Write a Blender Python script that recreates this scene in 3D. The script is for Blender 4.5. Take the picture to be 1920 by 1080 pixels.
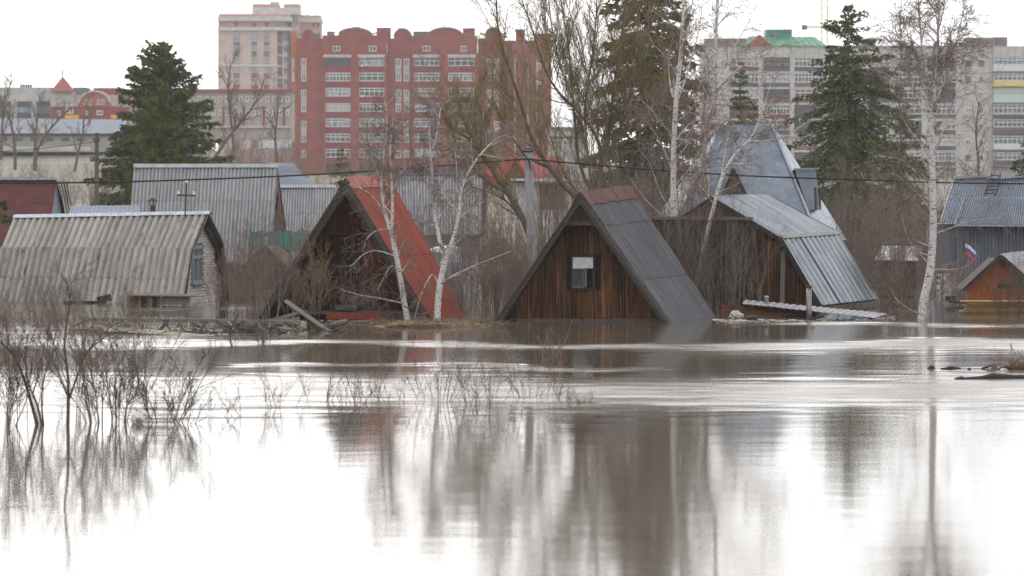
import bpy, math, random
import numpy as np
from mathutils import Vector, Matrix

# ------------------------------------------------------------------ camera, sky, sun, exposure
for _o in list(bpy.data.objects):
    bpy.data.objects.remove(_o)
SC = bpy.context.scene
COL = SC.collection
H, FPX, YH = 4.0, 7200.0, 325.0            # camera height above the flood, focal length in photo pixels, horizon row

cam_d = bpy.data.cameras.new('camera')
cam = bpy.data.objects.new('camera', cam_d)
COL.objects.link(cam)
cam.location = (0, 0, H)
cam.rotation_euler = (math.radians(90), 0, 0)
cam_d.sensor_width = 36.0
cam_d.lens = 36.0 * FPX / 1920.0
cam_d.shift_y = -(540.0 - YH) / 1920.0
cam_d.clip_start = 0.5
cam_d.clip_end = 9000
cam_d.dof.use_dof = True
cam_d.dof.focus_distance = 106.0
cam_d.dof.aperture_fstop = 3.0
SC.camera = cam

SUN_EL, SUN_AZ = math.radians(28), math.radians(-20)       # azimuth from the view direction, negative = to the left
world = bpy.data.worlds.new('World')
SC.world = world
world.use_nodes = True
wn = world.node_tree
wn.nodes.clear()
sky = wn.nodes.new('ShaderNodeTexSky')
sky.sky_type = 'NISHITA'
sky.sun_disc = False
sky.sun_elevation = SUN_EL
sky.sun_rotation = SUN_AZ
sky.air_density = 1.0
sky.dust_density = 6.0
sky.ozone_density = 1.0
hsv = wn.nodes.new('ShaderNodeHueSaturation')
hsv.inputs['Saturation'].default_value = 0.12
wn.links.new(sky.outputs[0], hsv.inputs['Color'])
# thin overcast veil: an even white layer over the clear sky, with soft cloud structure
tc = wn.nodes.new('ShaderNodeTexCoord')
mp = wn.nodes.new('ShaderNodeMapping')
mp.inputs['Scale'].default_value = (1.0, 1.0, 3.5)
wn.links.new(tc.outputs['Generated'], mp.inputs['Vector'])
nz = wn.nodes.new('ShaderNodeTexNoise')
nz.inputs['Scale'].default_value = 3.0
nz.inputs['Detail'].default_value = 4
wn.links.new(mp.outputs[0], nz.inputs['Vector'])
mr = wn.nodes.new('ShaderNodeMapRange')
mr.inputs['From Min'].default_value = 0.3
mr.inputs['From Max'].default_value = 0.7
mr.inputs['To Min'].default_value = 0.44
mr.inputs['To Max'].default_value = 0.62
wn.links.new(nz.outputs['Fac'], mr.inputs['Value'])
mx = wn.nodes.new('ShaderNodeMixRGB')
mx.inputs['Color2'].default_value = (16.2, 16.4, 16.7, 1)
wn.links.new(mr.outputs[0], mx.inputs['Fac'])
wn.links.new(hsv.outputs[0], mx.inputs['Color1'])
bg = wn.nodes.new('ShaderNodeBackground')
bg.inputs['Strength'].default_value = 0.13
wn.links.new(mx.outputs[0], bg.inputs['Color'])
wo = wn.nodes.new('ShaderNodeOutputWorld')
wn.links.new(bg.outputs[0], wo.inputs['Surface'])

sun_d = bpy.data.lights.new('sun', 'SUN')
sun_d.energy = 1.5
sun_d.angle = math.radians(12)
sun_d.color = (1.0, 0.96, 0.9)
sun = bpy.data.objects.new('sun', sun_d)
COL.objects.link(sun)
_sd = Vector((math.sin(SUN_AZ) * math.cos(SUN_EL), math.cos(SUN_AZ) * math.cos(SUN_EL), math.sin(SUN_EL)))
sun.rotation_euler = _sd.to_track_quat('Z', 'Y').to_euler()

SC.render.engine = 'CYCLES'
SC.view_settings.view_transform = 'Standard'
SC.view_settings.look = 'None'
SC.view_settings.exposure = 0.0
SC.view_settings.gamma = 1.0
SC.view_settings.use_curve_mapping = False
SC.cycles.use_denoising = True
SC.cycles.denoiser = 'OPENIMAGEDENOISE'
SC.cycles.denoising_prefilter = 'FAST'
SC.cycles.max_bounces = 6
SC.cycles.diffuse_bounces = 2
SC.cycles.glossy_bounces = 3
SC.cycles.transparent_max_bounces = 8
SC.cycles.volume_bounces = 1
SC.cycles.caustics_reflective = False
SC.cycles.caustics_refractive = False

# ------------------------------------------------------------------ helpers
def P(x, y, D):
    """the point of the place that stands D metres out, seen at photo pixel x, y"""
    return Vector(((x - 960.0) * D / FPX, D, H - (y - YH) * D / FPX))

def DW(y):
    return FPX * H / (y - YH)

def lin(c):
    return tuple(((v / 255.0 + 0.055) / 1.055) ** 2.4 if v > 10 else v / 255.0 / 12.92 for v in c)

def link(o, parent=None):
    COL.objects.link(o)
    if parent is not None:
        o.parent = parent
    return o

def tag(o, label, cat, group=None, kind=None):
    o['label'] = label
    if cat: o['category'] = cat
    if group: o['group'] = group
    if kind: o['kind'] = kind
    return o

def thing(name, label, cat, loc=(0, 0, 0), group=None):
    o = bpy.data.objects.new(name, None)
    o.empty_display_size = 0.2
    o.location = loc
    link(o)
    return tag(o, label, cat, group)

def base_of(parent):
    """world position of a parent built in this script (no rotations on parents)"""
    v = Vector((0, 0, 0))
    while parent is not None:
        v += Vector(parent.location)
        parent = parent.parent
    return v

def place(o, parent):
    """parent o, whose mesh is in world coordinates, without moving it"""
    COL.objects.link(o)
    if parent is not None:
        o.parent = parent
        o.location = -base_of(parent)
    return o

def mesh(name, V, Fc, mat, smooth=False, uv=None):
    me = bpy.data.meshes.new(name)
    me.from_pydata([tuple(v) for v in V], [], Fc)
    if mat: me.materials.append(mat)
    if uv is not None:
        l = me.uv_layers.new(name='UVMap')
        idx = np.empty(len(me.loops), dtype=np.int32)
        me.loops.foreach_get('vertex_index', idx)
        l.data.foreach_set('uv', np.asarray(uv, dtype=np.float32)[idx].ravel())
    if smooth:
        me.polygons.foreach_set('use_smooth', [True] * len(me.polygons))
    me.update()
    return me

def mobj(name, V, Fc, mat, parent=None, smooth=False, uv=None):
    return place(bpy.data.objects.new(name, mesh(name, V, Fc, mat, smooth, uv)), parent)

def np_mesh(name, V, Q, mat, smooth=True):
    """V (n,3), Q (m,k) with k = 3 or 4"""
    me = bpy.data.meshes.new(name)
    k = Q.shape[1]
    me.vertices.add(len(V)); me.loops.add(Q.size); me.polygons.add(len(Q))
    me.vertices.foreach_set('co', np.ascontiguousarray(V, dtype=np.float32).ravel())
    me.loops.foreach_set('vertex_index', np.ascontiguousarray(Q, dtype=np.int32).ravel())
    me.polygons.foreach_set('loop_start', np.arange(0, Q.size, k, dtype=np.int32))
    me.polygons.foreach_set('loop_total', np.full(len(Q), k, dtype=np.int32))
    if smooth: me.polygons.foreach_set('use_smooth', np.ones(len(Q), dtype=bool))
    if mat: me.materials.append(mat)
    me.update(calc_edges=True)
    return me

class MB:
    """collects boxes, prisms and bars; build() links them as one mesh"""
    def __init__(s): s.V = []; s.F = []
    def add(s, V, Fc):
        b = len(s.V); s.V += [tuple(v) for v in V]; s.F += [tuple(i + b for i in f) for f in Fc]; return s
    def hexa(s, a, b):
        """a, b: two quads (4 points) facing each other"""
        return s.add(list(a) + list(b), [(0, 1, 2, 3), (7, 6, 5, 4), (0, 4, 5, 1), (1, 5, 6, 2), (2, 6, 7, 3), (3, 7, 4, 0)])
    def box(s, x0, x1, y0, y1, z0, z1):
        return s.hexa([(x0, y0, z0), (x1, y0, z0), (x1, y0, z1), (x0, y0, z1)], [(x0, y1, z0), (x1, y1, z0), (x1, y1, z1), (x0, y1, z1)])
    def pbox(s, x0, x1, y0, y1, D, d):
        """photo rectangle at distance D, d metres deep (negative d: towards the camera)"""
        a, b = P(x0, y1, D), P(x1, y0, D)
        return s.box(a.x, b.x, min(D, D + d), max(D, D + d), a.z, b.z)
    def prism(s, pts, off):
        """closed planar loop of world points, extruded by the vector off"""
        n = len(pts); off = Vector(off)
        V = [Vector(p) for p in pts] + [Vector(p) + off for p in pts]
        Fc = [tuple(range(n)), tuple(range(2 * n - 1, n - 1, -1))] + [(i, i + n, (i + 1) % n + n, (i + 1) % n) for i in range(n)]
        return s.add(V, Fc)
    def bar(s, a, b, w, t=None, up=(0, 0, 1)):
        a, b = Vector(a), Vector(b); t = w if t is None else t
        d = (b - a).normalized(); u = Vector(up)
        if abs(d.dot(u)) > 0.95: u = Vector((0, 1, 0)) if abs(d.y) < 0.9 else Vector((1, 0, 0))
        sx = d.cross(u).normalized() * (t / 2); sz = sx.cross(d).normalized() * (w / 2)
        return s.hexa([a - sx - sz, a + sx - sz, a + sx + sz, a - sx + sz], [b - sx - sz, b + sx - sz, b + sx + sz, b - sx + sz])
    def tube(s, pts, rad, n=8, cap=True):
        pts = [Vector(p) for p in pts]
        if not hasattr(rad, '__len__'): rad = [rad] * len(pts)
        b = len(s.V)
        for i, p in enumerate(pts):
            t = (pts[min(i + 1, len(pts) - 1)] - pts[max(i - 1, 0)]).normalized()
            u = Vector((0, 0, 1)) if abs(t.z) < 0.9 else Vector((0, 1, 0))
            e1 = t.cross(u).normalized(); e2 = e1.cross(t)
            for k in range(n):
                an = 2 * math.pi * k / n
                s.V.append(tuple(p + (e1 * math.cos(an) + e2 * math.sin(an)) * rad[i]))
        for i in range(len(pts) - 1):
            for k in range(n):
                s.F.append((b + i * n + k, b + i * n + (k + 1) % n, b + (i + 1) * n + (k + 1) % n, b + (i + 1) * n + k))
        if cap:
            s.F.append(tuple(b + k for k in range(n))[::-1]); s.F.append(tuple(b + (len(pts) - 1) * n + k for k in range(n)))
        return s
    def build(s, name, mat, parent=None, smooth=False):
        return mobj(name, s.V, s.F, mat, parent, smooth)

_unit = {}
def plank(name, a, b, w, t, mat, parent=None, up=(0, 0, 1)):
    """a board from a to b, w across, t thick: a copy of one shared unit board"""
    if mat.name not in _unit:
        m = MB(); m.box(-.5, .5, -.5, .5, -.5, .5); _unit[mat.name] = mesh('plank', m.V, m.F, mat)
    o = bpy.data.objects.new(name, _unit[mat.name])
    a, b = Vector(a), Vector(b); z = b - a; L = z.length; z.normalize()
    u = Vector(up)
    if abs(z.dot(u)) > 0.97: u = Vector((0, 1, 0)) if abs(z.y) < .9 else Vector((1, 0, 0))
    y = (u - z * u.dot(z)).normalized(); x = y.cross(z)
    m = Matrix(((x.x * w, y.x * t, z.x * L, (a.x + b.x) / 2), (x.y * w, y.y * t, z.y * L, (a.y + b.y) / 2), (x.z * w, y.z * t, z.z * L, (a.z + b.z) / 2), (0, 0, 0, 1)))
    COL.objects.link(o)
    if parent is not None:
        o.parent = parent
        m = Matrix.Translation(-base_of(parent)) @ m
    o.matrix_local = m
    return o

def lerp(a, b, t): return a + (b - a) * t
def quad_at(c, u, v):
    """c: bottom-left, bottom-right, top-right, top-left"""
    return lerp(lerp(c[0], c[1], u), lerp(c[3], c[2], u), v)

def panel(name, c, mat, parent, waves=0, amp=0.0, th=0.012, lift=0.0, seg=6, rows=1, u0=0, u1=1, v0=0, v1=1, sag=0.0, nuf=1, warp=0.0):
    """a sheet on the quad c (corners as in quad_at), corrugated across u, with real thickness and metre UVs"""
    n = (c[1] - c[0]).cross(c[3] - c[0]).normalized()
    if n.z < 0 or (abs(n.z) < 0.05 and n.y > 0): n = -n
    wu, wv = (c[1] - c[0]).length, (c[3] - c[0]).length
    nu = max(1, int(waves * seg)) if waves else nuf
    V = []; UV = []; VA = []
    for layer in (0, 1):
        for j in range(rows + 1):
            v = lerp(v0, v1, j / rows)
            for i in range(nu + 1):
                f = i / nu
                u = lerp(u0, u1, f)
                p = quad_at(c, u, v) + n * (lift + (amp * math.sin(2 * math.pi * waves * f) if waves else 0) - layer * th - sag * math.sin(math.pi * j / rows) * 0.5)
                if warp: p = p + n * warp * (math.sin(p.x * 3.1 + p.z * 2.3 + 1) * .6 + math.sin(p.z * 5.7 + p.y * 2.9) * .5 + math.sin(p.x * 7.3 - p.z * 4.1) * .4) + (c[3] - c[0]).normalized() * (warp * 1.2 * math.sin(u * wu * 4.7 + j * 2) if j in (0, rows) else 0)
                V.append(p); UV.append((u * wu, v * wv)); VA.append(.5 - .5 * math.sin(2 * math.pi * waves * f) if waves else 0.0)
    m = (nu + 1) * (rows + 1); w = nu + 1; Fc = []
    for j in range(rows):
        for i in range(nu):
            a = j * w + i
            Fc.append((a, a + 1, a + w + 1, a + w)); Fc.append((m + a + w, m + a + w + 1, m + a + 1, m + a))
    for i in range(nu):
        Fc.append((i + 1, i, m + i, m + i + 1)); a = rows * w + i; Fc.append((a, a + 1, m + a + 1, m + a))
    for j in range(rows):
        a = j * w; Fc.append((a, a + w, m + a + w, m + a)); a = j * w + nu; Fc.append((a + w, a, m + a, m + a + w))
    o = mobj(name, V, Fc, mat, parent, smooth=False, uv=UV)
    if waves: o.data.attributes.new('valley', 'FLOAT', 'POINT').data.foreach_set('value', VA)
    return o

def sheets(parent, c, cols, rows, waves, amp, mat, name='roof_sheet', seg=6, R=None, jit=0.006, th=0.012, vs=None):
    """lay overlapping sheets over the quad c, rows from the bottom up; upper rows lie on the lower ones"""
    R = R or random.Random(cols * 7 + rows)
    vs = vs or [i / rows for i in range(rows + 1)]
    for j in range(rows):
        for i in range(cols):
            a, b = vs[j], vs[j + 1]
            panel(name, c, mat, parent, waves, amp, th, 0.004 + 0.016 * j + 0.011 * (i % 2) + R.uniform(0, jit), seg,
                  1, i / cols - 0.002, (i + 1) / cols + 0.004, max(0, a - (0.03 if j else 0) + R.uniform(-.006, .006)), b)

# ------------------------------------------------------------------ materials
def material(name, col, col2=None, scale=(1, 1, 1), ns=4.0, lo=0.4, hi=0.6, rough=0.85, metal=0.0, coords='pos', rnd=0.0,
             bump=0.0, bscale=30.0, detail=6, col3=None, s3=(1, 1, 1), n3=3.0, lo3=0.55, hi3=0.7, spec=0.4, dirt_shade=None, dirt_shade_amt=0.6):
    m = bpy.data.materials.new(name); m.use_nodes = True
    t = m.node_tree; N = t.nodes; Lk = t.links
    b = N['Principled BSDF']
    b.inputs['Roughness'].default_value = rough
    b.inputs['Metallic'].default_value = metal
    b.inputs['Specular IOR Level'].default_value = spec
    if coords == 'pos':
        src = N.new('ShaderNodeNewGeometry').outputs['Position']
    else:
        src = N.new('ShaderNodeTexCoord').outputs['UV' if coords == 'uv' else 'Object']
    def noise(sc, s, d):
        mpn = N.new('ShaderNodeMapping'); mpn.inputs['Scale'].default_value = sc
        Lk.new(src, mpn.inputs['Vector'])
        if rnd:
            oi = N.new('ShaderNodeObjectInfo'); mu = N.new('ShaderNodeVectorMath'); mu.operation = 'SCALE'
            mu.inputs[0].default_value = (17.0, 31.0, 53.0); Lk.new(oi.outputs['Random'], mu.inputs['Scale'])
            Lk.new(mu.outputs[0], mpn.inputs['Location'])
        nn = N.new('ShaderNodeTexNoise'); nn.inputs['Scale'].default_value = s; nn.inputs['Detail'].default_value = d
        nn.inputs['Roughness'].default_value = 0.62
        Lk.new(mpn.outputs[0], nn.inputs['Vector'])
        return nn.outputs['Fac']
    def rng(v, a, c, to0=0.0, to1=1.0):
        r = N.new('ShaderNodeMapRange'); r.inputs['From Min'].default_value = a; r.inputs['From Max'].default_value = c
        r.inputs['To Min'].default_value = to0; r.inputs['To Max'].default_value = to1
        Lk.new(v, r.inputs['Value']); return r.outputs[0]
    def mix(f, a, c, bt='MIX'):
        x = N.new('ShaderNodeMixRGB'); x.blend_type = bt
        if isinstance(f, float): x.inputs['Fac'].default_value = f
        else: Lk.new(f, x.inputs['Fac'])
        for v, s in ((a, 'Color1'), (c, 'Color2')):
            if isinstance(v, tuple): x.inputs[s].default_value = (*v, 1)
            else: Lk.new(v, x.inputs[s])
        return x.outputs[0]
    out = tuple(col)
    if col2: out = mix(rng(noise(scale, ns, detail), lo, hi), tuple(col), tuple(col2))
    if col3: out = mix(rng(noise(s3, n3, 4), lo3, hi3), out, tuple(col3))
    if dirt_shade:                                   # troughs coloured darker so the waves read: grime plus painted-in shade
        at = N.new('ShaderNodeAttribute'); at.attribute_name = 'valley'
        mu = N.new('ShaderNodeMath'); mu.operation = 'MULTIPLY'; Lk.new(rng(at.outputs['Fac'], .35, 1, 0, dirt_shade_amt), mu.inputs[0]); Lk.new(rng(noise((1.5, .8, 1), 2.5, 3), .3, .6, .45, 1), mu.inputs[1])
        out = mix(mu.outputs[0], out, tuple(dirt_shade))
    if rnd:
        oi = N.new('ShaderNodeObjectInfo')
        g = rng(oi.outputs['Random'], 0, 1, 1 - rnd, 1 + rnd)
        cb = N.new('ShaderNodeCombineXYZ')
        for k in range(3): Lk.new(g, cb.inputs[k])
        out = mix(1.0, out, cb.outputs[0], 'MULTIPLY')
    if isinstance(out, tuple): b.inputs['Base Color'].default_value = (*out, 1)
    else: Lk.new(out, b.inputs['Base Color'])
    if bump:
        bp = N.new('ShaderNodeBump'); bp.inputs['Strength'].default_value = bump; bp.inputs['Distance'].default_value = 0.02
        Lk.new(noise(scale, bscale, 3), bp.inputs['Height']); Lk.new(bp.outputs[0], b.inputs['Normal'])
    return m

S = lin
M_asb = material('asbestos_slate', S((176, 171, 165)), S((150, 145, 139)), (4, .6, 1), 2.0, .38, .62, .95, coords='uv', rnd=.1, bump=.25, bscale=25, col3=S((104, 99, 92)), s3=(2.4, .9, 1), n3=2.0, lo3=.57, hi3=.72, spec=.15, dirt_shade=S((80, 77, 72)), dirt_shade_amt=.62)
M_asb2 = material('grey_slate', S((168, 168, 171)), S((144, 143, 146)), (4, .6, 1), 2, .35, .65, .9, coords='uv', rnd=.06, spec=.2, dirt_shade=S((92, 91, 93)), dirt_shade_amt=.65)
M_capz = material('zinc_cap', S((160, 167, 178)), S((126, 133, 144)), (2, 2, 2), 3, .4, .7, .4, .6, rnd=.05)
M_capw = material('white_cap', S((205, 208, 214)), S((178, 180, 184)), (2, 2, 2), 2, .4, .7, .6, rnd=.03)
M_brick = material('white_brick', S((222, 217, 212)), S((200, 193, 187)), (6, 6, 6), 3, .35, .65, .95, rnd=.12, col3=S((120, 108, 100)), n3=8, lo3=.6, hi3=.75)
M_mort = material('mortar', S((128, 122, 118)), S((108, 102, 98)), (8, 8, 8), 4, rough=1)
M_wood = material('brown_planks', S((108, 74, 50)), S((42, 30, 22)), (26, 26, .8), 1.0, .38, .60, .85, rnd=.38, col3=S((168, 116, 68)), s3=(30, 30, .6), n3=1.0, lo3=.56, hi3=.72, bump=.3, bscale=8, spec=.12)
M_woodred = material('reddish_planks', S((98, 52, 30)), S((42, 23, 16)), (26, 26, .8), 1.0, .38, .60, .85, rnd=.3, col3=S((140, 82, 42)), s3=(30, 30, .6), n3=1.0, lo3=.58, hi3=.74, bump=.3, bscale=8, spec=.12)
M_woodpl = material('brown_board', S((168, 94, 52)), S((136, 74, 42)), (14, 14, 1.0), 1.0, .3, .7, .8, rnd=.05)
M_grey = material('weathered_planks', S((92, 84, 79)), S((50, 45, 42)), (24, 24, 1.0), 1.0, .38, .62, .92, rnd=.4, col3=S((134, 125, 117)), s3=(30, 30, .6), n3=1, lo3=.57, hi3=.72, spec=.12)
M_greyh = material('weathered_boards', S((100, 94, 88)), S((62, 57, 54)), (1.2, 30, 40), 1.2, .35, .65, .9, rnd=.18)
M_dark = material('dark_old_timber', S((66, 60, 55)), S((38, 34, 32)), (3, 3, 3), 4, .35, .65, .9, rnd=.12)
M_drift = material('driftwood', S((134, 126, 117)), S((86, 79, 73)), (8, 8, 1.2), 2.5, .35, .65, .9, coords='obj', rnd=.2)
M_yboard = material('pale_yellow_board', S((138, 132, 112)), S((96, 91, 76)), (6, 6, 1.5), 2.5, .4, .7, .8, coords='obj', rnd=.08)
M_newboard = material('fresh_boards', S((176, 138, 92)), S((122, 92, 60)), (1, 8, 8), 2, .35, .7, .8, rnd=.2)
M_felt = material('roofing_felt', S((100, 99, 103)), S((66, 65, 69)), (9, .5, 1), 1.4, .36, .64, .92, coords='uv', rnd=.06, col3=S((142, 140, 142)), s3=(14, .35, 1), n3=1.3, lo3=.58, hi3=.74, bump=.2, bscale=12, spec=.2)
M_rustcap = material('rusty_brown_sheet', S((104, 66, 60)), S((82, 52, 48)), (3, 3, 3), 2, .35, .65, .7, .1, coords='uv', rnd=.12)
M_redroof = material('red_painted_roof', S((150, 62, 40)), S((120, 49, 33)), (3, .6, 1), 1.4, .3, .7, .65, coords='uv', rnd=.04, col3=S((84, 42, 34)), s3=(7, .6, 1), n3=1.5, lo3=.54, hi3=.72, spec=.15)
M_redcap = material('orange_red_ridge', S((176, 84, 58)), S((142, 62, 44)), (3, 3, 3), 2, .35, .7, .5, coords='uv', rnd=.06)
M_galv = material('galvanised_sheet', S((168, 172, 178)), S((128, 132, 140)), (6, .8, 1), 1.5, .3, .7, .34, .75, coords='uv', rnd=.05, col3=S((112, 114, 120)), s3=(10, .6, 1), n3=1.4, lo3=.62, hi3=.8, dirt_shade=S((58, 60, 66)), dirt_shade_amt=.9)
M_blue = material('blue_grey_metal', S((142, 150, 163)), S((122, 131, 145)), (2, 2, 2), 1.2, .35, .65, .5, .25, rnd=.07, dirt_shade=S((84, 92, 106)), dirt_shade_amt=.7)
M_blue2 = material('slate_blue_siding', S((124, 132, 144)), S((106, 114, 126)), (8, 8, .7), 1, .35, .65, .55, .2, rnd=.05, dirt_shade=S((74, 82, 94)), dirt_shade_amt=.6)
M_maroon = material('maroon_roof', S((96, 50, 46)), S((78, 42, 40)), (2, 2, 2), 1.5, .35, .65, .8, rnd=.05)
M_lblue = material('light_blue_paint', S((142, 158, 172)), S((120, 136, 150)), (6, 6, 1), 1, rough=.8)
M_teal = material('teal_paint', S((72, 138, 132)), S((54, 112, 108)), (8, 8, 1), 1.2, rough=.8, rnd=.08)
M_browng = material('brown_gable', S((110, 82, 76)), S((92, 68, 62)), (6, 6, 1), 1.4, rough=.9, rnd=.06)
M_crimson = material('crimson_roof', S((146, 40, 48)), S((122, 34, 40)), (2, 2, 2), 1, rough=.6, rnd=.04)
M_brownw = material('ochre_gable', S((128, 96, 66)), S((104, 78, 56)), (6, 6, 1), 1.4, rough=.9)
M_white = material('white_paint', S((222, 222, 220)), S((200, 200, 198)), (4, 4, 4), 2, rough=.6)
M_offw = material('grey_white_plaster', S((196, 194, 190)), S((172, 170, 166)), (.4, .4, .6), 2, .35, .65, .9, rnd=.03)
M_conc = material('concrete', S((166, 164, 164)), S((138, 136, 136)), (4, 4, 1.2), 2.5, .35, .65, .95)
M_black = material('black_cable', (.012, .012, .013), rough=.6)
M_steel = material('pipe_steel', S((150, 146, 142)), S((110, 106, 104)), (6, 6, 2), 2, .3, .7, .35, .8)
M_rust = material('rusty_iron', S((86, 66, 54)), S((56, 44, 38)), (9, 9, 9), 3, rough=.9, rnd=.1)
M_ins = material('white_porcelain', S((225, 225, 222)), rough=.3)
M_void = material('dark_interior', (.012, .011, .010), rough=1)
M_glass = material('window_glass', S((64, 70, 78)), S((40, 44, 50)), (3, 3, 3), 2, rough=.08, spec=.6, rnd=.3)
M_glassb = material('balcony_glass', S((120, 134, 146)), S((66, 76, 86)), (.9, .9, .6), 1.3, .38, .62, .12, spec=.6, rnd=.25)
M_curt = material('curtain', S((205, 204, 200)), S((170, 170, 168)), (8, 8, .5), 2, rough=.9)
M_rbrick = material('red_brick', S((148, 74, 66)), S((130, 64, 57)), (.35, .35, .5), 1.5, .35, .65, .95, col3=S((162, 86, 76)), s3=(.8, .8, 2.2), n3=2, lo3=.6, hi3=.8)
M_rbrick2 = material('orange_brick', S((182, 112, 88)), S((164, 98, 78)), (.4, .4, 1.4), 1.5, rough=.95)
M_parap = material('maroon_parapet', S((132, 44, 58)), S((118, 38, 50)), (1, 1, 1), 1, rough=.6, rnd=.06)
M_pink = material('pink_plaster', S((192, 170, 161)), S((180, 158, 150)), (.2, .2, .2), 1.5, rough=.95)
M_pinkd = material('rose_plaster', S((188, 146, 138)), S((176, 136, 128)), (.3, .3, .3), 1.5, rough=.95)
M_pinkb = material('brown_panel', S((126, 92, 90)), S((112, 82, 82)), (.3, .3, .3), 1.5, rough=.9)
M_beige = material('concrete_panels', S((194, 189, 184)), S((176, 171, 167)), (.3, .3, .25), 2, .35, .65, .95, rnd=.04, col3=S((146, 140, 134)), s3=(.9, .9, .2), n3=1.6, lo3=.58, hi3=.76)
M_bdark = material('dark_parapet', S((84, 84, 96)), S((68, 68, 78)), (.6, .6, .6), 2, rough=.8, rnd=.1)
M_greenr = material('green_roof', S((86, 150, 118)), S((74, 134, 106)), (.4, .4, .4), 2, rough=.6)
M_tealr = material('teal_superstructure', S((52, 142, 132)), S((40, 120, 112)), (.4, .4, .4), 2, rough=.6)
M_redg = material('brick_dormer', S((176, 88, 66)), S((158, 78, 60)), (.5, .5, .8), 2, rough=.9)
M_rgrey = material('grey_superstructure', S((138, 126, 122)), S((118, 108, 106)), (.4, .4, .4), 2, rough=.95)
M_yellow = material('yellow_parapet', S((220, 204, 120)), S((206, 190, 108)), (.4, .4, .4), 2, rough=.8)
M_yelb = material('amber_parapet', S((226, 172, 50)), rough=.8)
M_mint = material('pale_green_parapet', S((186, 204, 196)), rough=.7)
M_crane = material('crane_yellow', S((214, 200, 140)), rough=.7)
M_roofred = material('red_tower_roof', S((146, 70, 68)), S((132, 62, 62)), (.4, .4, .4), 2, rough=.8)
M_blueroof = material('pale_blue_roof', S((120, 127, 138)), S((104, 111, 122)), (.2, .8, .8), 1.5, rough=.9, spec=.1)
M_bark = material('grey_bark', S((112, 101, 88)), S((76, 68, 60)), (8, 8, 2.5), 2.5, .35, .65, .95)
M_willow = material('willow_twigs', S((148, 132, 98)), S((114, 101, 76)), (3, 3, 3), 2, .35, .65, .9)
M_twig = material('brown_twigs', S((132, 116, 106)), S((98, 85, 78)), (3, 3, 3), 2, .35, .65, .9, rnd=.15)
M_twigr = material('reddish_twigs', S((136, 117, 108)), S((101, 87, 81)), (3, 3, 3), 2, .35, .65, .9, rnd=.15)
M_twigy = material('straw_twigs', S((160, 140, 108)), S((124, 107, 84)), (3, 3, 3), 2, .35, .65, .9, rnd=.12)
M_twigd = material('dark_wet_twigs', S((104, 94, 88)), S((74, 66, 62)), (3, 3, 3), 2, .35, .65, .8, rnd=.12)
M_birch = material('birch_bark', S((214, 210, 206)), S((186, 180, 176)), (5, 5, 9), 2, .35, .7, .8, col3=S((48, 43, 42)), s3=(5.5, 5.5, 17), n3=1.5, lo3=.57, hi3=.62)
M_birchb = material('birch_branch', S((206, 200, 194)), S((150, 140, 132)), (5, 5, 5), 2, .4, .6, .85)
M_btwig = material('birch_twigs', S((150, 132, 124)), S((112, 97, 92)), (3, 3, 3), 2, rough=.9)
M_ndl = material('spruce_needles', S((118, 126, 80)), S((74, 82, 54)), (1.6, 1.6, 1.8), 1.8, .38, .62, .9, spec=.08)
M_ndl2 = material('green_needles', S((118, 122, 62)), S((76, 82, 42)), (1.8, 1.8, 1.2), 1.6, .38, .62, .9, spec=.08)
M_hay = material('dead_grass', S((142, 122, 94)), S((98, 82, 64)), (5, 5, 5), 2, rough=1)
M_foam = material('white_foam', S((196, 193, 187)), S((140, 136, 130)), (9, 9, 9), 3, rough=.7, rnd=.12)
M_yel = material('yellow_plastic', S((214, 176, 40)), rough=.5)
M_ball = material('white_rubber', S((226, 222, 208)), S((206, 202, 188)), (7, 7, 7), 2, rough=.45)
M_bmark = material('blue_print', S((52, 62, 150)), rough=.5)
M_omark = material('orange_print', S((214, 156, 70)), rough=.5)
def cloth(name, col):
    m = material(name, col, rough=.9, spec=.1); t = m.node_tree; tr = t.nodes.new('ShaderNodeBsdfTranslucent'); tr.inputs['Color'].default_value = (*col, 1)
    ad = t.nodes.new('ShaderNodeMixShader'); ad.inputs['Fac'].default_value = .5
    t.links.new(t.nodes['Principled BSDF'].outputs[0], ad.inputs[1]); t.links.new(tr.outputs[0], ad.inputs[2]); t.links.new(ad.outputs[0], t.nodes['Material Output'].inputs['Surface'])
    return m
M_fw = cloth('flag_white', S((228, 228, 232)))
M_fb = cloth('flag_blue', S((98, 128, 200)))
M_fr = cloth('flag_red', S((224, 112, 88)))
M_mud = material('wet_mud', S((60, 54, 50)), S((40, 36, 34)), (4, 4, 4), 3, rough=.7)
M_rustw = material('rust_brown_wood', S((118, 78, 54)), S((80, 55, 42)), (6, 6, 6), 2, rough=.9, coords='obj', rnd=.1)

# ------------------------------------------------------------------ setting: flood water and land
def sstep(a, b, x):
    t = np.clip((x - a) / (b - a), 0, 1)
    return t * t * (3 - 2 * t)

def ruffle(X, Y):
    """how strongly the wind ruffles the flood at X, Y (0 calm .. 1), in long patches across the view"""
    Yd = Y + 0.9 * np.sin(X * 0.21 + 1.3) + 0.5 * np.sin(X * 0.53 + 0.4) + 0.25 * np.sin(X * 1.7) + 1.1 * np.sin(X * .33 + Y * .21) * np.sin(X * .11 - Y * .13 + 1) + .5 * np.sin(X * .9 - Y * .4)
    def band(c, w): return np.exp(-((Yd - c) / w) ** 2)
    m = 0.10 + 0.95 * band(71.2, 4.6) + 0.95 * band(90.0, 1.5) + 0.55 * band(80.5, 0.7) * (np.sin(X * .35 + 2) > 0)
    left = 1 - sstep(-9.5, -5.0, X)
    m = m + left * (0.5 * band(96, 6) + 0.4 * band(113, 3)) + sstep(3.5, 9, X) * 0.6 * band(101, 1.6) + sstep(1, 7, X) * 0.4 * band(88, 4)
    return np.clip(m, 0, 1)

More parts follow.
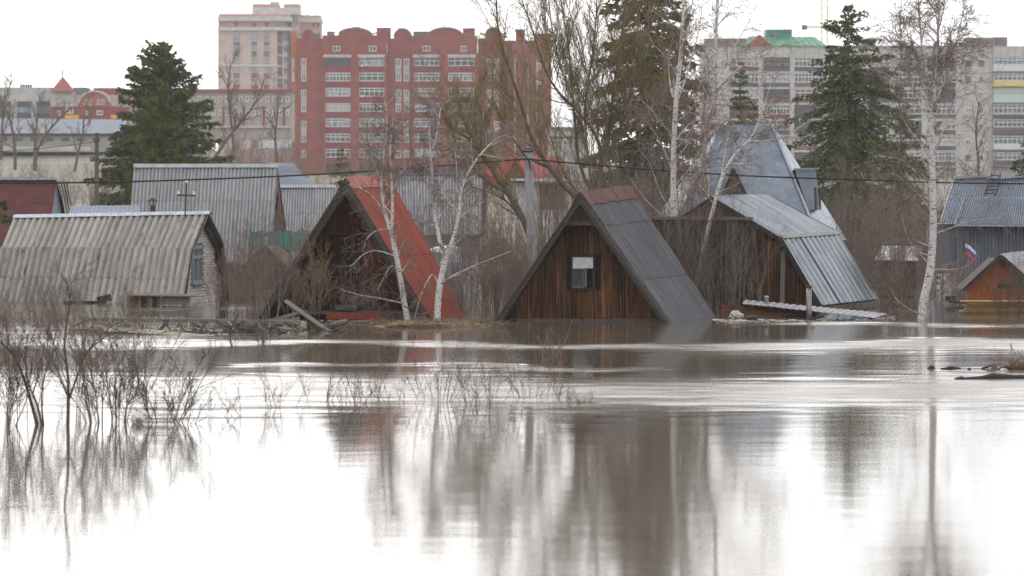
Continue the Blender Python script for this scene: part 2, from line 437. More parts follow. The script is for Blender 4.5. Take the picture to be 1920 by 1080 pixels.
def build_water():
    rows = [14.0, 24.0, 30.0]
    y = 35.0
    while y < 126: rows.append(y); y += 0.085 + 0.0004 * (y - 35)
    while y < 290: rows.append(y); y += 1.2
    rows += [320.0, 420.0]
    Y = np.array(rows)
    u = np.linspace(-1, 1, 131)
    half = 0.155 * np.maximum(Y, 30) + 3.0
    X = u[None, :] * half[:, None]
    X = np.concatenate([np.full((len(Y), 1), -420.0), X, np.full((len(Y), 1), 420.0)], axis=1)
    YY = np.repeat(Y[:, None], X.shape[1], axis=1)
    rng = np.random.default_rng(5)
    Z = np.zeros_like(X)
    warp = 0.6 * np.sin(X * 0.9 + YY * 0.31) + 0.4 * np.sin(X * 0.37 - YY * 0.57 + 2)
    for k in range(34):
        lam = 0.45 * (2.8 / 0.45) ** rng.random()
        an = rng.normal(0, 0.33)
        kx, ky = 2 * math.pi / lam * math.sin(an), 2 * math.pi / lam * math.cos(an)
        Z += 0.0022 * lam ** 0.9 * np.sin(kx * X + ky * (YY + 0.35 * warp) + rng.random() * 6.28)
    env = 0.015 + 1.0 * np.maximum(ruffle(X, YY) - .1, 0)
    edge = (1 - sstep(0.93, 1.0, np.abs(X) / (half[:, None]))) * sstep(33, 36, YY) * (1 - sstep(120, 128, YY))
    Z *= env * edge
    V = np.stack([X, YY, Z], axis=-1).reshape(-1, 3)
    nr, nc = X.shape
    i = np.arange(nr - 1)[:, None] * nc + np.arange(nc - 1)[None, :]
    Q = np.stack([i, i + 1, i + nc + 1, i + nc], axis=-1).reshape(-1, 4)
    m = bpy.data.materials.new('flood_water'); m.use_nodes = True
    N = m.node_tree.nodes; Lk = m.node_tree.links
    b = N['Principled BSDF']
    b.inputs['Base Color'].default_value = (*S((92, 84, 74)), 1)
    b.inputs['IOR'].default_value = 1.36
    g = N.new('ShaderNodeNewGeometry')
    at = N.new('ShaderNodeAttribute'); at.attribute_name = 'ruffle'
    mp_ = N.new('ShaderNodeMapping'); mp_.inputs['Scale'].default_value = (0.35, 1.5, 1); Lk.new(g.outputs['Position'], mp_.inputs['Vector'])
    nn = N.new('ShaderNodeTexNoise'); nn.inputs['Scale'].default_value = 1.0; nn.inputs['Detail'].default_value = 6; nn.inputs['Roughness'].default_value = .65
    Lk.new(mp_.outputs[0], nn.inputs['Vector'])
    r0 = N.new('ShaderNodeMapRange'); r0.inputs['From Min'].default_value = .38; r0.inputs['From Max'].default_value = .62
    r0.inputs['To Min'].default_value = .55; r0.inputs['To Max'].default_value = 1.25; Lk.new(nn.outputs['Fac'], r0.inputs['Value'])
    mu = N.new('ShaderNodeMath'); mu.operation = 'MULTIPLY'; Lk.new(at.outputs['Fac'], mu.inputs[0]); Lk.new(r0.outputs[0], mu.inputs[1])
    r1 = N.new('ShaderNodeMapRange'); r1.inputs['From Min'].default_value = 0.05; r1.inputs['From Max'].default_value = 1.0
    r1.inputs['To Min'].default_value = .05; r1.inputs['To Max'].default_value = .29; Lk.new(mu.outputs[0], r1.inputs['Value'])
    Lk.new(r1.outputs[0], b.inputs['Roughness'])
    mp2 = N.new('ShaderNodeMapping'); mp2.inputs['Scale'].default_value = (0.8, 3.0, 1); Lk.new(g.outputs['Position'], mp2.inputs['Vector'])
    n2 = N.new('ShaderNodeTexNoise'); n2.inputs['Scale'].default_value = 1.6; n2.inputs['Detail'].default_value = 4
    Lk.new(mp2.outputs[0], n2.inputs['Vector'])
    bp = N.new('ShaderNodeBump'); bp.inputs['Strength'].default_value = 0.10; bp.inputs['Distance'].default_value = .006
    Lk.new(n2.outputs['Fac'], bp.inputs['Height']); Lk.new(bp.outputs[0], b.inputs['Normal'])
    me = np_mesh('water', V, Q, m)
    a = me.attributes.new('ruffle', 'FLOAT', 'POINT')
    a.data.foreach_set('value', ruffle(X, YY).astype(np.float32).ravel())
    o = bpy.data.objects.new('water', me); link(o)
    tag(o, 'calm brown flood water with bands of wind ripples', 'water', kind='structure')

def land_h(X, Y):
    ang = X / np.maximum(Y, 1)
    h = -2.6 + 3.2 * sstep(175, 250, Y) + np.maximum(Y - 250, 0) * 0.006
    h = h + (1 - sstep(-.10, -.055, ang)) * (3.0 * sstep(240, 430, Y) + 6.0 * sstep(470, 640, Y))
    h = h + 4.2 * (1 - sstep(6, 16, Y))
    return h + 0.25 * np.sin(X * .13 + Y * .05) * sstep(200, 260, Y)

def build_land():
    ys = np.array([-60, -20, 0, 4, 8, 12, 16, 24, 60, 120, 165] + list(range(175, 320, 8)) + list(range(330, 700, 20)) + [740, 800, 900, 1000, 1150, 1300], dtype=float)
    us = np.concatenate([[-700, -500, -320], np.linspace(-220, 220, 89), [320, 500, 700]])
    X, Y = np.meshgrid(us, ys)
    Z = land_h(X, Y)
    V = np.stack([X, Y, Z], -1).reshape(-1, 3); nr, nc = X.shape
    i = np.arange(nr - 1)[:, None] * nc + np.arange(nc - 1)[None, :]
    Q = np.stack([i, i + 1, i + nc + 1, i + nc], -1).reshape(-1, 4)
    m = material('spring_ground', S((108, 98, 88)), S((92, 90, 76)), (.05, .05, .05), 2, .35, .65, 1, col3=S((134, 134, 126)), s3=(.02, .06, .05), n3=1.5, lo3=.55, hi3=.7)
    o = bpy.data.objects.new('ground', np_mesh('ground', V, Q, m)); link(o)
    tag(o, 'brown and pale dry ground rising behind the flooded plots', 'ground', kind='structure')

build_water(); build_land()

# ------------------------------------------------------------------ house pieces
def wall_planks(parent, pts_fn, xs, ybot, ytop, mat, R, hole=None, th=0.03, name='plank', jit=.008):
    """vertical boards in photo columns xs; pts_fn(x, y) gives the wall point, ytop(x) the slanted top; hole = x0, x1, y0, y1"""
    nrm = None
    for i in range(len(xs) - 1):
        a, b = xs[i] + .25, xs[i + 1] - .25
        spans = [(ybot(a), ybot(b), ytop(a), ytop(b))]
        if hole and b > hole[0] and a < hole[1]:
            ta, tb = ytop(a), ytop(b)
            spans = []
            if max(ta, tb) < hole[2]: spans.append((hole[2], hole[2], ta, tb))
            if min(ybot(a), ybot(b)) > hole[3]: spans.append((ybot(a), ybot(b), hole[3], hole[3]))
        for (ba, bb, ta, tb) in spans:
            if ta >= ba and tb >= bb: continue
            q = [pts_fn(a, ba), pts_fn(b, bb), pts_fn(b, min(tb, bb - .5)), pts_fn(a, min(ta, ba - .5))]
            n = (q[1] - q[0]).cross(q[3] - q[0]).normalized()
            if n.y > 0: n = -n
            d = R.uniform(-jit, jit)
            m = MB(); m.prism([p + n * d for p in q], n * -th); m.build(name, mat, parent)

def on_plane(a, b, c, x, y):
    """the point seen at photo pixel x, y that lies in the plane of a, b, c"""
    n = (b - a).cross(c - a); o = Vector((0, 0, H)); d = P(x, y, 1.0) - o
    return o + d * ((a - o).dot(n) / d.dot(n))

def window_unit(parent, q, nx, ny, fmat, gmat, bar=.05, dep=.06, name='window', gback=.03, split=None):
    """framed window on the quad q (bottom-left, bottom-right, top-right, top-left), with a pane behind the bars"""
    n = (q[1] - q[0]).cross(q[3] - q[0]).normalized()
    if n.y > 0: n = -n
    m = MB(); up = n
    w = (q[1] - q[0]).length; h = (q[3] - q[0]).length; bu, bv = bar / w / 2, bar / h / 2
    for k in range(nx + 1):
        u = lerp(bu, 1 - bu, k / nx); m.bar(quad_at(q, u, 0), quad_at(q, u, 1), dep, bar if k in (0, nx) else bar * .8, up=n)
    vs = [k / ny for k in range(ny + 1)] if not split else [0] + list(split) + [1]
    for v in vs:
        v = lerp(bv, 1 - bv, v); m.bar(quad_at(q, bu * 1.9, v) + n * .003, quad_at(q, 1 - bu * 1.9, v) + n * .003, dep, bar, up=n)
    f = m.build(name, fmat, parent)
    g = MB(); g.prism([quad_at(q, .01, .01) - n * gback, quad_at(q, .99, .01) - n * gback, quad_at(q, .99, .99) - n * gback, quad_at(q, .01, .99) - n * gback], n * -.02)
    g.build('pane', gmat, f)
    return f

def pquad(x0, x1, y0, y1, D):
    return [P(x0, y1, D), P(x1, y1, D), P(x1, y0, D), P(x0, y0, D)]

# ------------------------------------------------------------------ dark timber A-frame house
def dark_house():
    R = random.Random(3)
    t = thing('a_frame_house', 'dark brown timber A-frame house with grey felt roof and one window, sunk in the flood', 'house', (P(1089, 603, 105)[0], 105, 0))
    A0, L0, R0 = P(1089, 362.5, 103.3), P(926, 608, 103.7), P(1258, 606, 102.9)
    A1 = P(1178, 350, 108.0); R1 = on_plane(R0, A1, A0, 1345, 598)
    L1 = L0 + (A1 - A0)
    down = lambda a, b, k: lerp(a, b, k)
    # right slope: three strips of felt, then the rusty ridge pieces
    right = [R0, R1, A1, A0]
    for v0, v1, lf in ((0, .345, 0), (.335, .755, .014), (.745, .93, .028)):
        panel('roof_felt', right, M_felt, t, 0, 0, .03, lf, rows=8, v0=v0, v1=v1, nuf=10, warp=.012)
    left = [L0, L1, A1, A0]
    for v0, v1, lf in ((0, .35, 0), (.34, .93, .014)):
        panel('roof_felt', left, M_felt, t, 0, 0, .03, lf, v0=v0, v1=v1)
    n = 8
    for i in range(n):
        u0, u1 = i / n - .004, (i + 1) / n + .006
        panel('ridge_sheet', right, M_rustcap, t, 0, 0, .012, .045 + .009 * (i % 2) + R.uniform(0, .008), u0=u0 - .01, u1=u1, v0=.908 + R.uniform(-.008, .008), v1=1.002)
        panel('ridge_sheet', left, M_rustcap, t, 0, 0, .012, .045 + .009 * (i % 2), u0=u0, u1=u1, v0=.91, v1=1.002)
    # barge boards along both front rakes, and the dark rafters behind them
    f = (A1 - A0).normalized()
    for a, b in ((L0, A0), (R0, A0)):
        s = (b - a).normalized(); nn = Vector((-s.z, 0, s.x)) if s.x > 0 else Vector((s.z, 0, -s.x))
        off = nn * .055 - f * .02
        plank('barge_board', a - off, b - off, .03, .13, M_greyh, t, up=nn)
        off = nn * .08 + f * .25
        plank('rafter', a - off, b - off, .06, .10, M_dark, t, up=nn)
    # gable wall set back under the roof
    Dw = lambda x: 104.05 - (x - 1089) * .0019
    wp = lambda x, y: P(x, y, Dw(x))
    def top(x):
        return 386 + (abs(x - 1095) * 1.47 if x > 1095 else abs(x - 1095) * 1.42)
    xs = [968.0]
    while xs[-1] < 1236: xs.append(xs[-1] + R.uniform(8.2, 12.2))
    wall = MB(); wall.prism([wp(940, 612) + Vector((0, .06, 0)), wp(1250, 612) + Vector((0, .06, 0)), wp(1095, 386) + Vector((0, .06, 0))], (0, .05, 0))
    w = wall.build('gable_wall', M_void, t)
    wall_planks(w, wp, xs, lambda x: 597, lambda x: max(top(x), 418 + 4), M_wood, R, hole=(1069, 1117, 477, 544))
    # dark slanting boards between wall and left rake
    wall_planks(w, lambda x, y: P(x, y, Dw(x) + .05), [940, 948, 957, 967.5], lambda x: 609, top, M_dark, R)
    # horizontal boards in the peak, in front of the wall
    fp = lambda x, y: P(x, y, 103.62 - (x - 1089) * .0019)
    y = 421.0
    while y > 372:
        y0 = y - R.uniform(7.5, 9.5)
        k = lambda yy: (yy - 366) / 1.5 - 3.5
        if k(y0) < 3: break
        m = MB(); m.prism([fp(1090 - k(y) * .99, y - .3), fp(1090 + k(y) * .99, y - .3), fp(1090 + k(y0), y0), fp(1090 - k(y0), y0)], (0, .03, 0)); m.build('peak_board', M_greyh, t)
        y = y0
    plank('tie_beam', fp(1054, 419.5) + Vector((0, -.05, 0)), fp(1127, 419.5) + Vector((0, -.05, 0)), .06, .09, M_greyh, t)
    m = MB(); m.prism([fp(1052, 423), fp(1128, 423), fp(1128, 423) + Vector((0, .45, 0.03)), fp(1052, 423) + Vector((0, .45, .03))], (0, 0, .03)); m.build('soffit', M_dark, t)
    # sill planks at the water line
    for a, b in ((968, 1020), (1020, 1092), (1094, 1150), (1150, 1246)):
        plank('sill_board', wp(a, 600) + Vector((0, -.06, 0)), wp(b, 600.5) + Vector((0, -.06, R.uniform(-.01, .01))), .07, .09, M_greyh, t)
    # window: dark casing, white panel above, an open sash below
    q = [wp(1070, 543), wp(1116, 543), wp(1116, 478), wp(1070, 478)]
    for p in q: p.y -= .045
    f = window_unit(t, q, 1, 1, M_dark, M_void, .055, .09, gback=.09)
    f['label'] = 'small window with white panel above an open sash'
    qq = lambda u0, u1, v0, v1, dy: [quad_at(q, u0, v0) + Vector((0, dy, 0)), quad_at(q, u1, v0) + Vector((0, dy, 0)), quad_at(q, u1, v1) + Vector((0, dy, 0)), quad_at(q, u0, v1) + Vector((0, dy, 0))]
    m = MB(); m.prism(qq(.07, .95, .615, .96, -.01), (0, .02, 0)); m.build('white_panel', M_white, f)
    m = MB()
    q2 = qq(.09, .54, .07, .60, 0)
    for a, b in ((0, 1), (1, 2), (2, 3), (3, 0)): m.bar(q2[a] + Vector((0, .002 * a, 0)), q2[b] + Vector((0, .002 * a, 0)), .04, .03, up=(0, 1, 0))
    s_ = m.build('sash', M_drift, f)
    m = MB(); m.prism(qq(.1, .53, .08, .59, .012), (0, .01, 0)); m.build('glass', M_glass, f)
    m = MB(); m.prism([quad_at(q, .57, .08), quad_at(q, .62, .08) + Vector((0, -.14, 0)), quad_at(q, .62, .60) + Vector((0, -.14, 0)), quad_at(q, .57, .60)], (.02, 0, 0)); m.build('open_sash', M_drift, f)
    q3 = qq(.9, .93, .07, .60, 0)
    m = MB(); m.prism(q3, (0, .02, 0)); m.build('jamb', M_drift, f)
dark_house()

# ------------------------------------------------------------------ red A-frame house
def red_house():
    R = random.Random(8)
    t = thing('a_frame_house', 'brown timber A-frame house with bright red roof behind two birches', 'house', (P(650, 600, 108).x, 108, 0))
    A0, L0, R0 = P(648, 335, 106.2), P(477, 608, 106.8), P(814, 608, 105.7)
    A1 = P(727, 331, 110.6); R1 = on_plane(R0, A1, A0, 884, 606)
    L1 = L0 + (A1 - A0)
    right = [R0, R1, A1, A0]; left = [L0, L1, A1, A0]
    for v0, v1, lf in ((0, .48, 0), (.47, .945, .012)):
        for i in range(4):
            panel('roof_sheet', right, M_redroof, t, 0, 0, .012, lf + .007 * (i % 2) + .004, rows=6, u0=i / 4 - .004, u1=(i + 1) / 4 + .004, v0=v0, v1=v1, nuf=3, warp=.007)
        panel('roof_sheet', left, M_redroof, t, 0, 0, .012, lf, v0=v0, v1=v1)
    panel('roof_boarding', right, M_dark, t, 0, 0, .03, -.03, v0=0, v1=.98, u0=.02)
    panel('roof_boarding', left, M_dark, t, 0, 0, .03, -.02, v0=0, v1=.98, u0=.02)
    for i in range(4):
        panel('ridge_sheet', right, M_redcap, t, 0, 0, .012, .034 + .006 * (i % 2), u0=i / 4 - .01, u1=(i + 1) / 4 + .01, v0=.93, v1=1.004)
    panel('ridge_sheet', left, M_redcap, t, 0, 0, .012, .03, v0=.94, v1=1.004)
    f = (A1 - A0).normalized()
    for a, b in ((L0, A0), (R0, A0)):
        s = (b - a).normalized(); nn = Vector((-s.z, 0, s.x)) if s.x > 0 else Vector((s.z, 0, -s.x))
        off = nn * .08 - f * .015
        bb = plank('barge_board', a - off, b - off, .03, .15, M_greyh, t, up=nn)
        # carved fringe: a row of small rounded teeth below the board
        L = (b - a).length; k = int(L / .11)
        me = None
        for i in range(int(k * .45), k - 2):
            p = lerp(a, b, (i + .5) / k) - nn * .165 - f * .015
            m = MB(); s1 = s * .042
            loop = [p - s1 + nn * .01, p - s1 - nn * .03, p - s1 * .5 - nn * .055, p + s1 * .5 - nn * .055, p + s1 - nn * .03, p + s1 + nn * .01]
            m.prism(loop, f * .02); m.build('fringe_tooth', M_greyh, t)
        off = nn * .12 + f * .3
        plank('rafter', a - off, b - off, .06, .12, M_dark, t, up=nn)
    # recessed front wall
    Dw = lambda x: 106.85 - (x - 648) * .0017
    wp = lambda x, y: P(x, y, Dw(x))
    top = lambda x: 358 + abs(x - 655) * 1.60
    w = MB(); w.prism([wp(500, 606) + Vector((0, .07, 0)), wp(808, 606) + Vector((0, .07, 0)), wp(655, 360) + Vector((0, .07, 0))], (0, .05, 0))
    wl = w.build('front_wall', M_void, t)
    xs = [506.0]
    while xs[-1] < 798: xs.append(xs[-1] + R.uniform(9.5, 13))
    wall_planks(wl, wp, xs, lambda x: 582, top, M_woodred, R, hole=(626, 668, 441, 582))
    # dark doorway with window over it, and shelf beams
    q = [wp(627, 581), wp(667, 581), wp(667, 520), wp(627, 520)]
    for i in range(4):
        a, b = quad_at(q, i / 4 + .02, 0), quad_at(q, (i + 1) / 4 - .02, 0)
        plank('door_board', lerp(a, b, .5) + Vector((0, .04, 0)), lerp(a, b, .5) + Vector((0, .04, .9)), .13, .03, M_woodred, t, up=(0, 1, 0))
    q = [wp(628, 515), wp(666, 515), wp(666, 444), wp(628, 444)]
    window_unit(t, q, 2, 1, M_woodred, M_void, .05, .06)
    plank('lintel', wp(620, 438) + Vector((0, -.05, 0)), wp(700, 439) + Vector((0, -.05, 0)), .05, .07, M_dark, t)
    plank('ledge', wp(620, 519) + Vector((0, -.06, 0)), wp(690, 519) + Vector((0, -.06, 0)), .08, .05, M_dark, t)
    # porch deck, red plinth strip and its grey end
    for i in range(5):
        d = 106.9 - i * .34
        plank('deck_board', P(560, 583 + i * 1.2, d), P(805, 583.5 + i * 1.3, d - .25), .30, .04, M_greyh, t)
    plank('plinth_board', P(612, 592.5, 105.1), P(712, 593.5, 105.0), .03, .16, M_redroof, t)
    plank('plinth_board', P(713, 592.5, 105.0), P(796, 594.5, 104.9), .03, .18, M_grey, t)
    m = MB(); m.pbox(628, 668, 573, 581, 105.9, .5); m.build('porch_step', M_greyh, t)
red_house()

# ------------------------------------------------------------------ slate mansard house on the left
def slate_house():
    R = random.Random(5)
    t = thing('mansard_house', 'low house with grey corrugated slate mansard roof and white brick gable', 'house', (P(200, 570, 119).x, 119, 0))
    r0, r1 = P(28, 405, 121.6), P(391, 399, 119.6)               # ridge, left and right
    k0, k1 = P(3, 463, 120.6), P(364, 464, 118.2)                 # break of the near slope
    b0, b1 = P(-22, 570, 120.2), P(346, 571, 117.4)               # foot of the near slope
    fk, fb = P(419, 455, 121.6), P(432, 566, 122.6)               # far break and far foot at the gable end
    fk0, fb0 = fk + (r0 - r1), fb + (r0 - r1)
    sheets(t, [b0, b1, k1, k0], 6, 2, 5, .03, M_asb, R=R, vs=[0, .49, 1.0])
    sheets(t, [k0 - Vector((0, .05, .07)), k1 - Vector((0, .05, .07)), r1, r0], 6, 1, 5, .042, M_asb, R=R)
    sheets(t, [fk, fk0, r0, r1], 6, 1, 5, .025, M_asb, R=R)
    sheets(t, [fb, fb0, fk0, fk], 6, 1, 5, .025, M_asb, R=R)
    for i in range(3):
        a, b = lerp(r0, r1, i / 3 - .005), lerp(r0, r1, (i + 1) / 3 + .01)
        m = MB(); up = Vector((0, 0, .05 + .006 * i)); s1, s2 = Vector((-.02, -.16, -.10)), Vector((.05, .17, -.11))
        m.prism([a + up + s1, a + up, a + up + s2, a + up + s2 - Vector((0, 0, .015)), a + up - Vector((0, 0, .02)), a + up + s1 - Vector((0, 0, .015))], b - a)
        m.build('ridge_cap', M_capz, t)
    # brick gable set back from the roof edge
    ax = (r1 - r0).normalized()
    back = ax * -.28
    g0, g1 = b1 + back, fb + back
    e = Vector(((g1 - g0).x, (g1 - g0).y, 0)); W = e.length; e.normalize(); nrm = Vector((e.y, -e.x, 0))
    gz = lambda p: (Vector((p.x, p.y, 0)) - Vector((g0.x, g0.y, 0))).dot(e)
    prof = [(0.02, -.3), (gz(k1), k1.z - .03), (gz(r1), r1.z - .06), (gz(fk), fk.z - .04), (W - .02, -.3)]
    pt = lambda s, z, d=0.0: Vector((g0.x, g0.y, 0)) + e * s + Vector((0, 0, z)) + nrm * d
    m = MB(); m.prism([pt(s, z) for s, z in prof], nrm * -.2); wall = m.build('gable_wall', M_mort, t)
    def topz(s):
        for (s0, z0), (s1, z1) in zip(prof, prof[1:]):
            if s0 <= s <= s1: return z0 + (z1 - z0) * (s - s0) / (s1 - s0)
        return -9
    bl, bh, jn = .30, .088, .014
    ub = MB(); ub.box(-bl / 2 + jn / 2, bl / 2 - jn / 2, -.012, .012, -bh / 2 + jn / 2, bh / 2 - jn / 2)
    bme = mesh('brick', ub.V, ub.F, M_brick)
    rot = Matrix.Rotation(math.atan2(e.y, e.x), 4, 'Z')
    wx0, wx1, wz0, wz1 = 1.72, 2.85, .58, 1.74
    row = 0; z = .02
    while z < 2.9:
        s = (bl / 2 if row % 2 else 0) + bl / 2
        while s < W - .1:
            ok = topz(s - bl / 2) > z + bh / 2 and topz(s + bl / 2) > z + bh / 2
            if ok and not (s + bl / 2 > wx0 and s - bl / 2 < wx1 and z + bh / 2 > wz0 and z - bh / 2 < wz1):
                o = bpy.data.objects.new('brick', bme); COL.objects.link(o); o.parent = wall
                o.matrix_local = Matrix.Translation(pt(s, z, .006 + R.uniform(-.004, .004)) - base_of(wall)) @ rot
            s += bl
        z += bh; row += 1
    q = [pt(wx0, wz0, .02), pt(wx1, wz0, .02), pt(wx1, wz1, .02), pt(wx0, wz1, .02)]
    f = window_unit(t, q, 2, 1, M_lblue, M_glass, .09, .07, split=(.72,))
    m = MB(); m.prism([pt(2.2, .7, -.005), pt(2.45, .7, -.005), pt(2.4, 1.3, -.005), pt(2.2, 1.4, -.005)], nrm * -.004); m.build('curtain', M_curt, f)
    plank('sill', pt(wx0 - .08, wz0 - .03, .08), pt(wx1 + .08, wz0 - .03, .08), .14, .05, M_lblue, f)
    # overhanging eave underside and barge boards on the gable
    for a, b in ((k1, b1), (r1, k1), (r1, fk), (fk, fb)):
        plank('barge_board', a - ax * .03 - Vector((0, 0, .07)), b - ax * .03 - Vector((0, 0, .07)), .03, .13, M_dark, t, up=(0, 0, 1))
    for a, b in ((r1, fk), (fk, fb)):
        for i in range(3):
            o = ax * -(.06 + .1 * i) - Vector((0, .02, .09))
            plank('eave_board', a + o, b + o, .1, .025, M_dark, t, up=(r1 - fk).cross(ax))
    # stove pipe with a cap behind the ridge, and an iron bracket with two insulators on the ridge
    c = P(286, 398, 121.5)
    m = MB(); m.tube([c - Vector((0, 0, .4)), c + Vector((0, 0, .22))], .085, 10); sp = m.build('stove_pipe', M_rust, t)
    m = MB()
    for k in range(5):
        an = k * 1.257; v = Vector((math.cos(an) * .085, math.sin(an) * .085, 0)); m.bar(c + v + Vector((0, 0, .21)), c + v * 1.4 + Vector((0, 0, .36)), .018)
    m.tube([c + Vector((0, 0, .36)), c + Vector((0, 0, .37)), c + Vector((0, 0, .46))], [.16, .165, .03], 10); m.build('pipe_cap', M_rust, sp)
    c = P(347, 399, 119.4)
    m = MB(); m.bar(c - Vector((0, 0, .1)), c + Vector((.05, 0, .92)), .04); m.bar(c + Vector((-.24, -.03, .55)), c + Vector((.33, -.03, .53)), .045); br = m.build('bracket', M_rust, t)
    for dx, dz in ((-.2, .575), (.28, .555), (.05, .93)):
        p = c + Vector((dx, -.03, dz)); m = MB(); m.tube([p, p + Vector((0, 0, .03)), p + Vector((0, 0, .07)), p + Vector((0, 0, .12))], [.025, .045, .03, .04], 8); m.build('insulator', M_ins, br)
slate_house()

def porch():
    t = thing('porch_platform', 'weathered board platform over crates in front of slate roof', 'platform', P(310, 568, 116.0))
    R = random.Random(2)
    for i in range(5):
        d = 116.2 - i * .22
        plank('board', P(237 + i * 2, 550 + i * .9, d), P(345 + i * 9, 551.5 + i * 1.0, d - .1), .2, .035, M_drift, t)
    m = MB(); m.pbox(240, 296, 556, 573, 115.6, .8); m.build('crate_side', M_rustw, t)
    for x in (240, 262, 283, 297):
        plank('post', P(x, 553, 115.4), P(x, 576, 115.4), .08, .08, M_drift, t)
    m = MB(); m.pbox(301, 355, 557, 572, 115.5, .7); m.build('side_panel', M_conc, t)
porch()

# ------------------------------------------------------------------ galvanised gambrel house and its plank wing
def metal_house():
    R = random.Random(12)
    t = thing('gambrel_house', 'wooden house with shiny corrugated galvanised gambrel roof', 'house', (P(1480, 575, 115).x, 115, 0))
    a0, a1 = P(1334, 368, 113.4), P(1439, 365.5, 117.6)
    k0 = P(1465, 446, 112.8); k1 = on_plane(a0, a1, k0, 1573, 438)
    b0 = P(1540, 573, 112.6); b1 = on_plane(k0, k1, b0, 1647, 561)
    l0 = P(1212, 446, 114.0); l1 = l0 + (a1 - a0)
    sheets(t, [k0, k1, a1, a0], 3, 1, 6, .034, M_galv, R=R, seg=8)
    sheets(t, [b0, b1, k1 - Vector((0, 0, .05)), k0 - Vector((0, 0, .05))], 3, 1, 4, .04, M_galv, R=R, seg=8)
    panel('roof_boarding', [k0, k1, a1, a0], M_dark, t, lift=-.05, th=.04, u0=.03)
    panel('roof_boarding', [b0, b1, k1, k0], M_dark, t, lift=-.05, th=.04, u0=.03)
    panel('roof_sheet', [l0, l1, a1, a0], M_asb2, t, 8, .02, seg=5)
    nn = Vector((.5, 0, .86))
    plank('break_board', k0 + nn * .035, k1 + nn * .035, .13, .03, M_conc, t, up=(.7, -.2, .6))
    for a, b in ((a0, k0), (k0, b0)):
        plank('barge_board', a - Vector((0, .02, .08)), b - Vector((0, .02, .08)), .03, .13, M_dark, t)
    # ridge flashing on the far edge
    plank('edge_flashing', lerp(a1, k1, .05) + nn * .03, k1 + nn * .03, .1, .02, M_blue2, t, up=nn)
    Dw = lambda x: 113.2 - (x - 1400) * .003
    wp = lambda x, y: P(x, y, Dw(x))
    def top(x):
        if x < 1334: return 372 + (1334 - x) * .62
        if x < 1462: return 372 + (x - 1334) * .615
        return 452 + (x - 1462) * 1.63
    xs = [1380.0]
    while xs[-1] < 1530: xs.append(xs[-1] + R.uniform(10, 14))
    m = MB(); m.prism([wp(1250, 585) + Vector((0, .06, 0)), wp(1536, 585) + Vector((0, .06, 0)), wp(1462, 454) + Vector((0, .06, 0)), wp(1334, 375) + Vector((0, .06, 0)), wp(1250, 424) + Vector((0, .06, 0))], (0, .05, 0))
    w = m.build('gable_wall', M_dark, t)
    wall_planks(w, wp, xs, lambda x: 582, lambda x: top(x) + 3, M_wood, R)
    xs = [1256.0]
    while xs[-1] < 1380: xs.append(xs[-1] + R.uniform(11, 15))
    xs[-1] = 1379.5
    wall_planks(w, wp, xs, lambda x: 414, lambda x: top(x) + 3, M_browng, R)
    plank('corner_post', wp(1468, 470) + Vector((0, -.06, 0)), wp(1466, 580) + Vector((0, -.06, 0)), .14, .08, M_drift, t)
    # grey plank lean-to wing in front of the left half
    D2 = lambda x: 111.6 - (x - 1300) * .002
    w2 = lambda x, y: P(x, y, D2(x))
    xs = [1236.0]
    while xs[-1] < 1394: xs.append(xs[-1] + R.uniform(9.5, 13.5))
    m = MB(); m.prism([w2(1222, 590) + Vector((0, .05, 0)), w2(1410, 590) + Vector((0, .05, 0)), w2(1410, 412) + Vector((0, .05, 0)), w2(1222, 410) + Vector((0, .05, 0))], (0, .5, 0))
    w = m.build('lean_to_wall', M_dark, t)
    wall_planks(w, w2, xs, lambda x: 588, lambda x: 414 + 5 * math.sin(x * 1.7) + 3 * math.sin(x * .61), M_grey, R, jit=.03)
    plank('top_rail', w2(1219, 408.5) + Vector((0, -.04, 0)), w2(1412, 410) + Vector((0, -.04, 0)), .06, .09, M_drift, t)
metal_house()

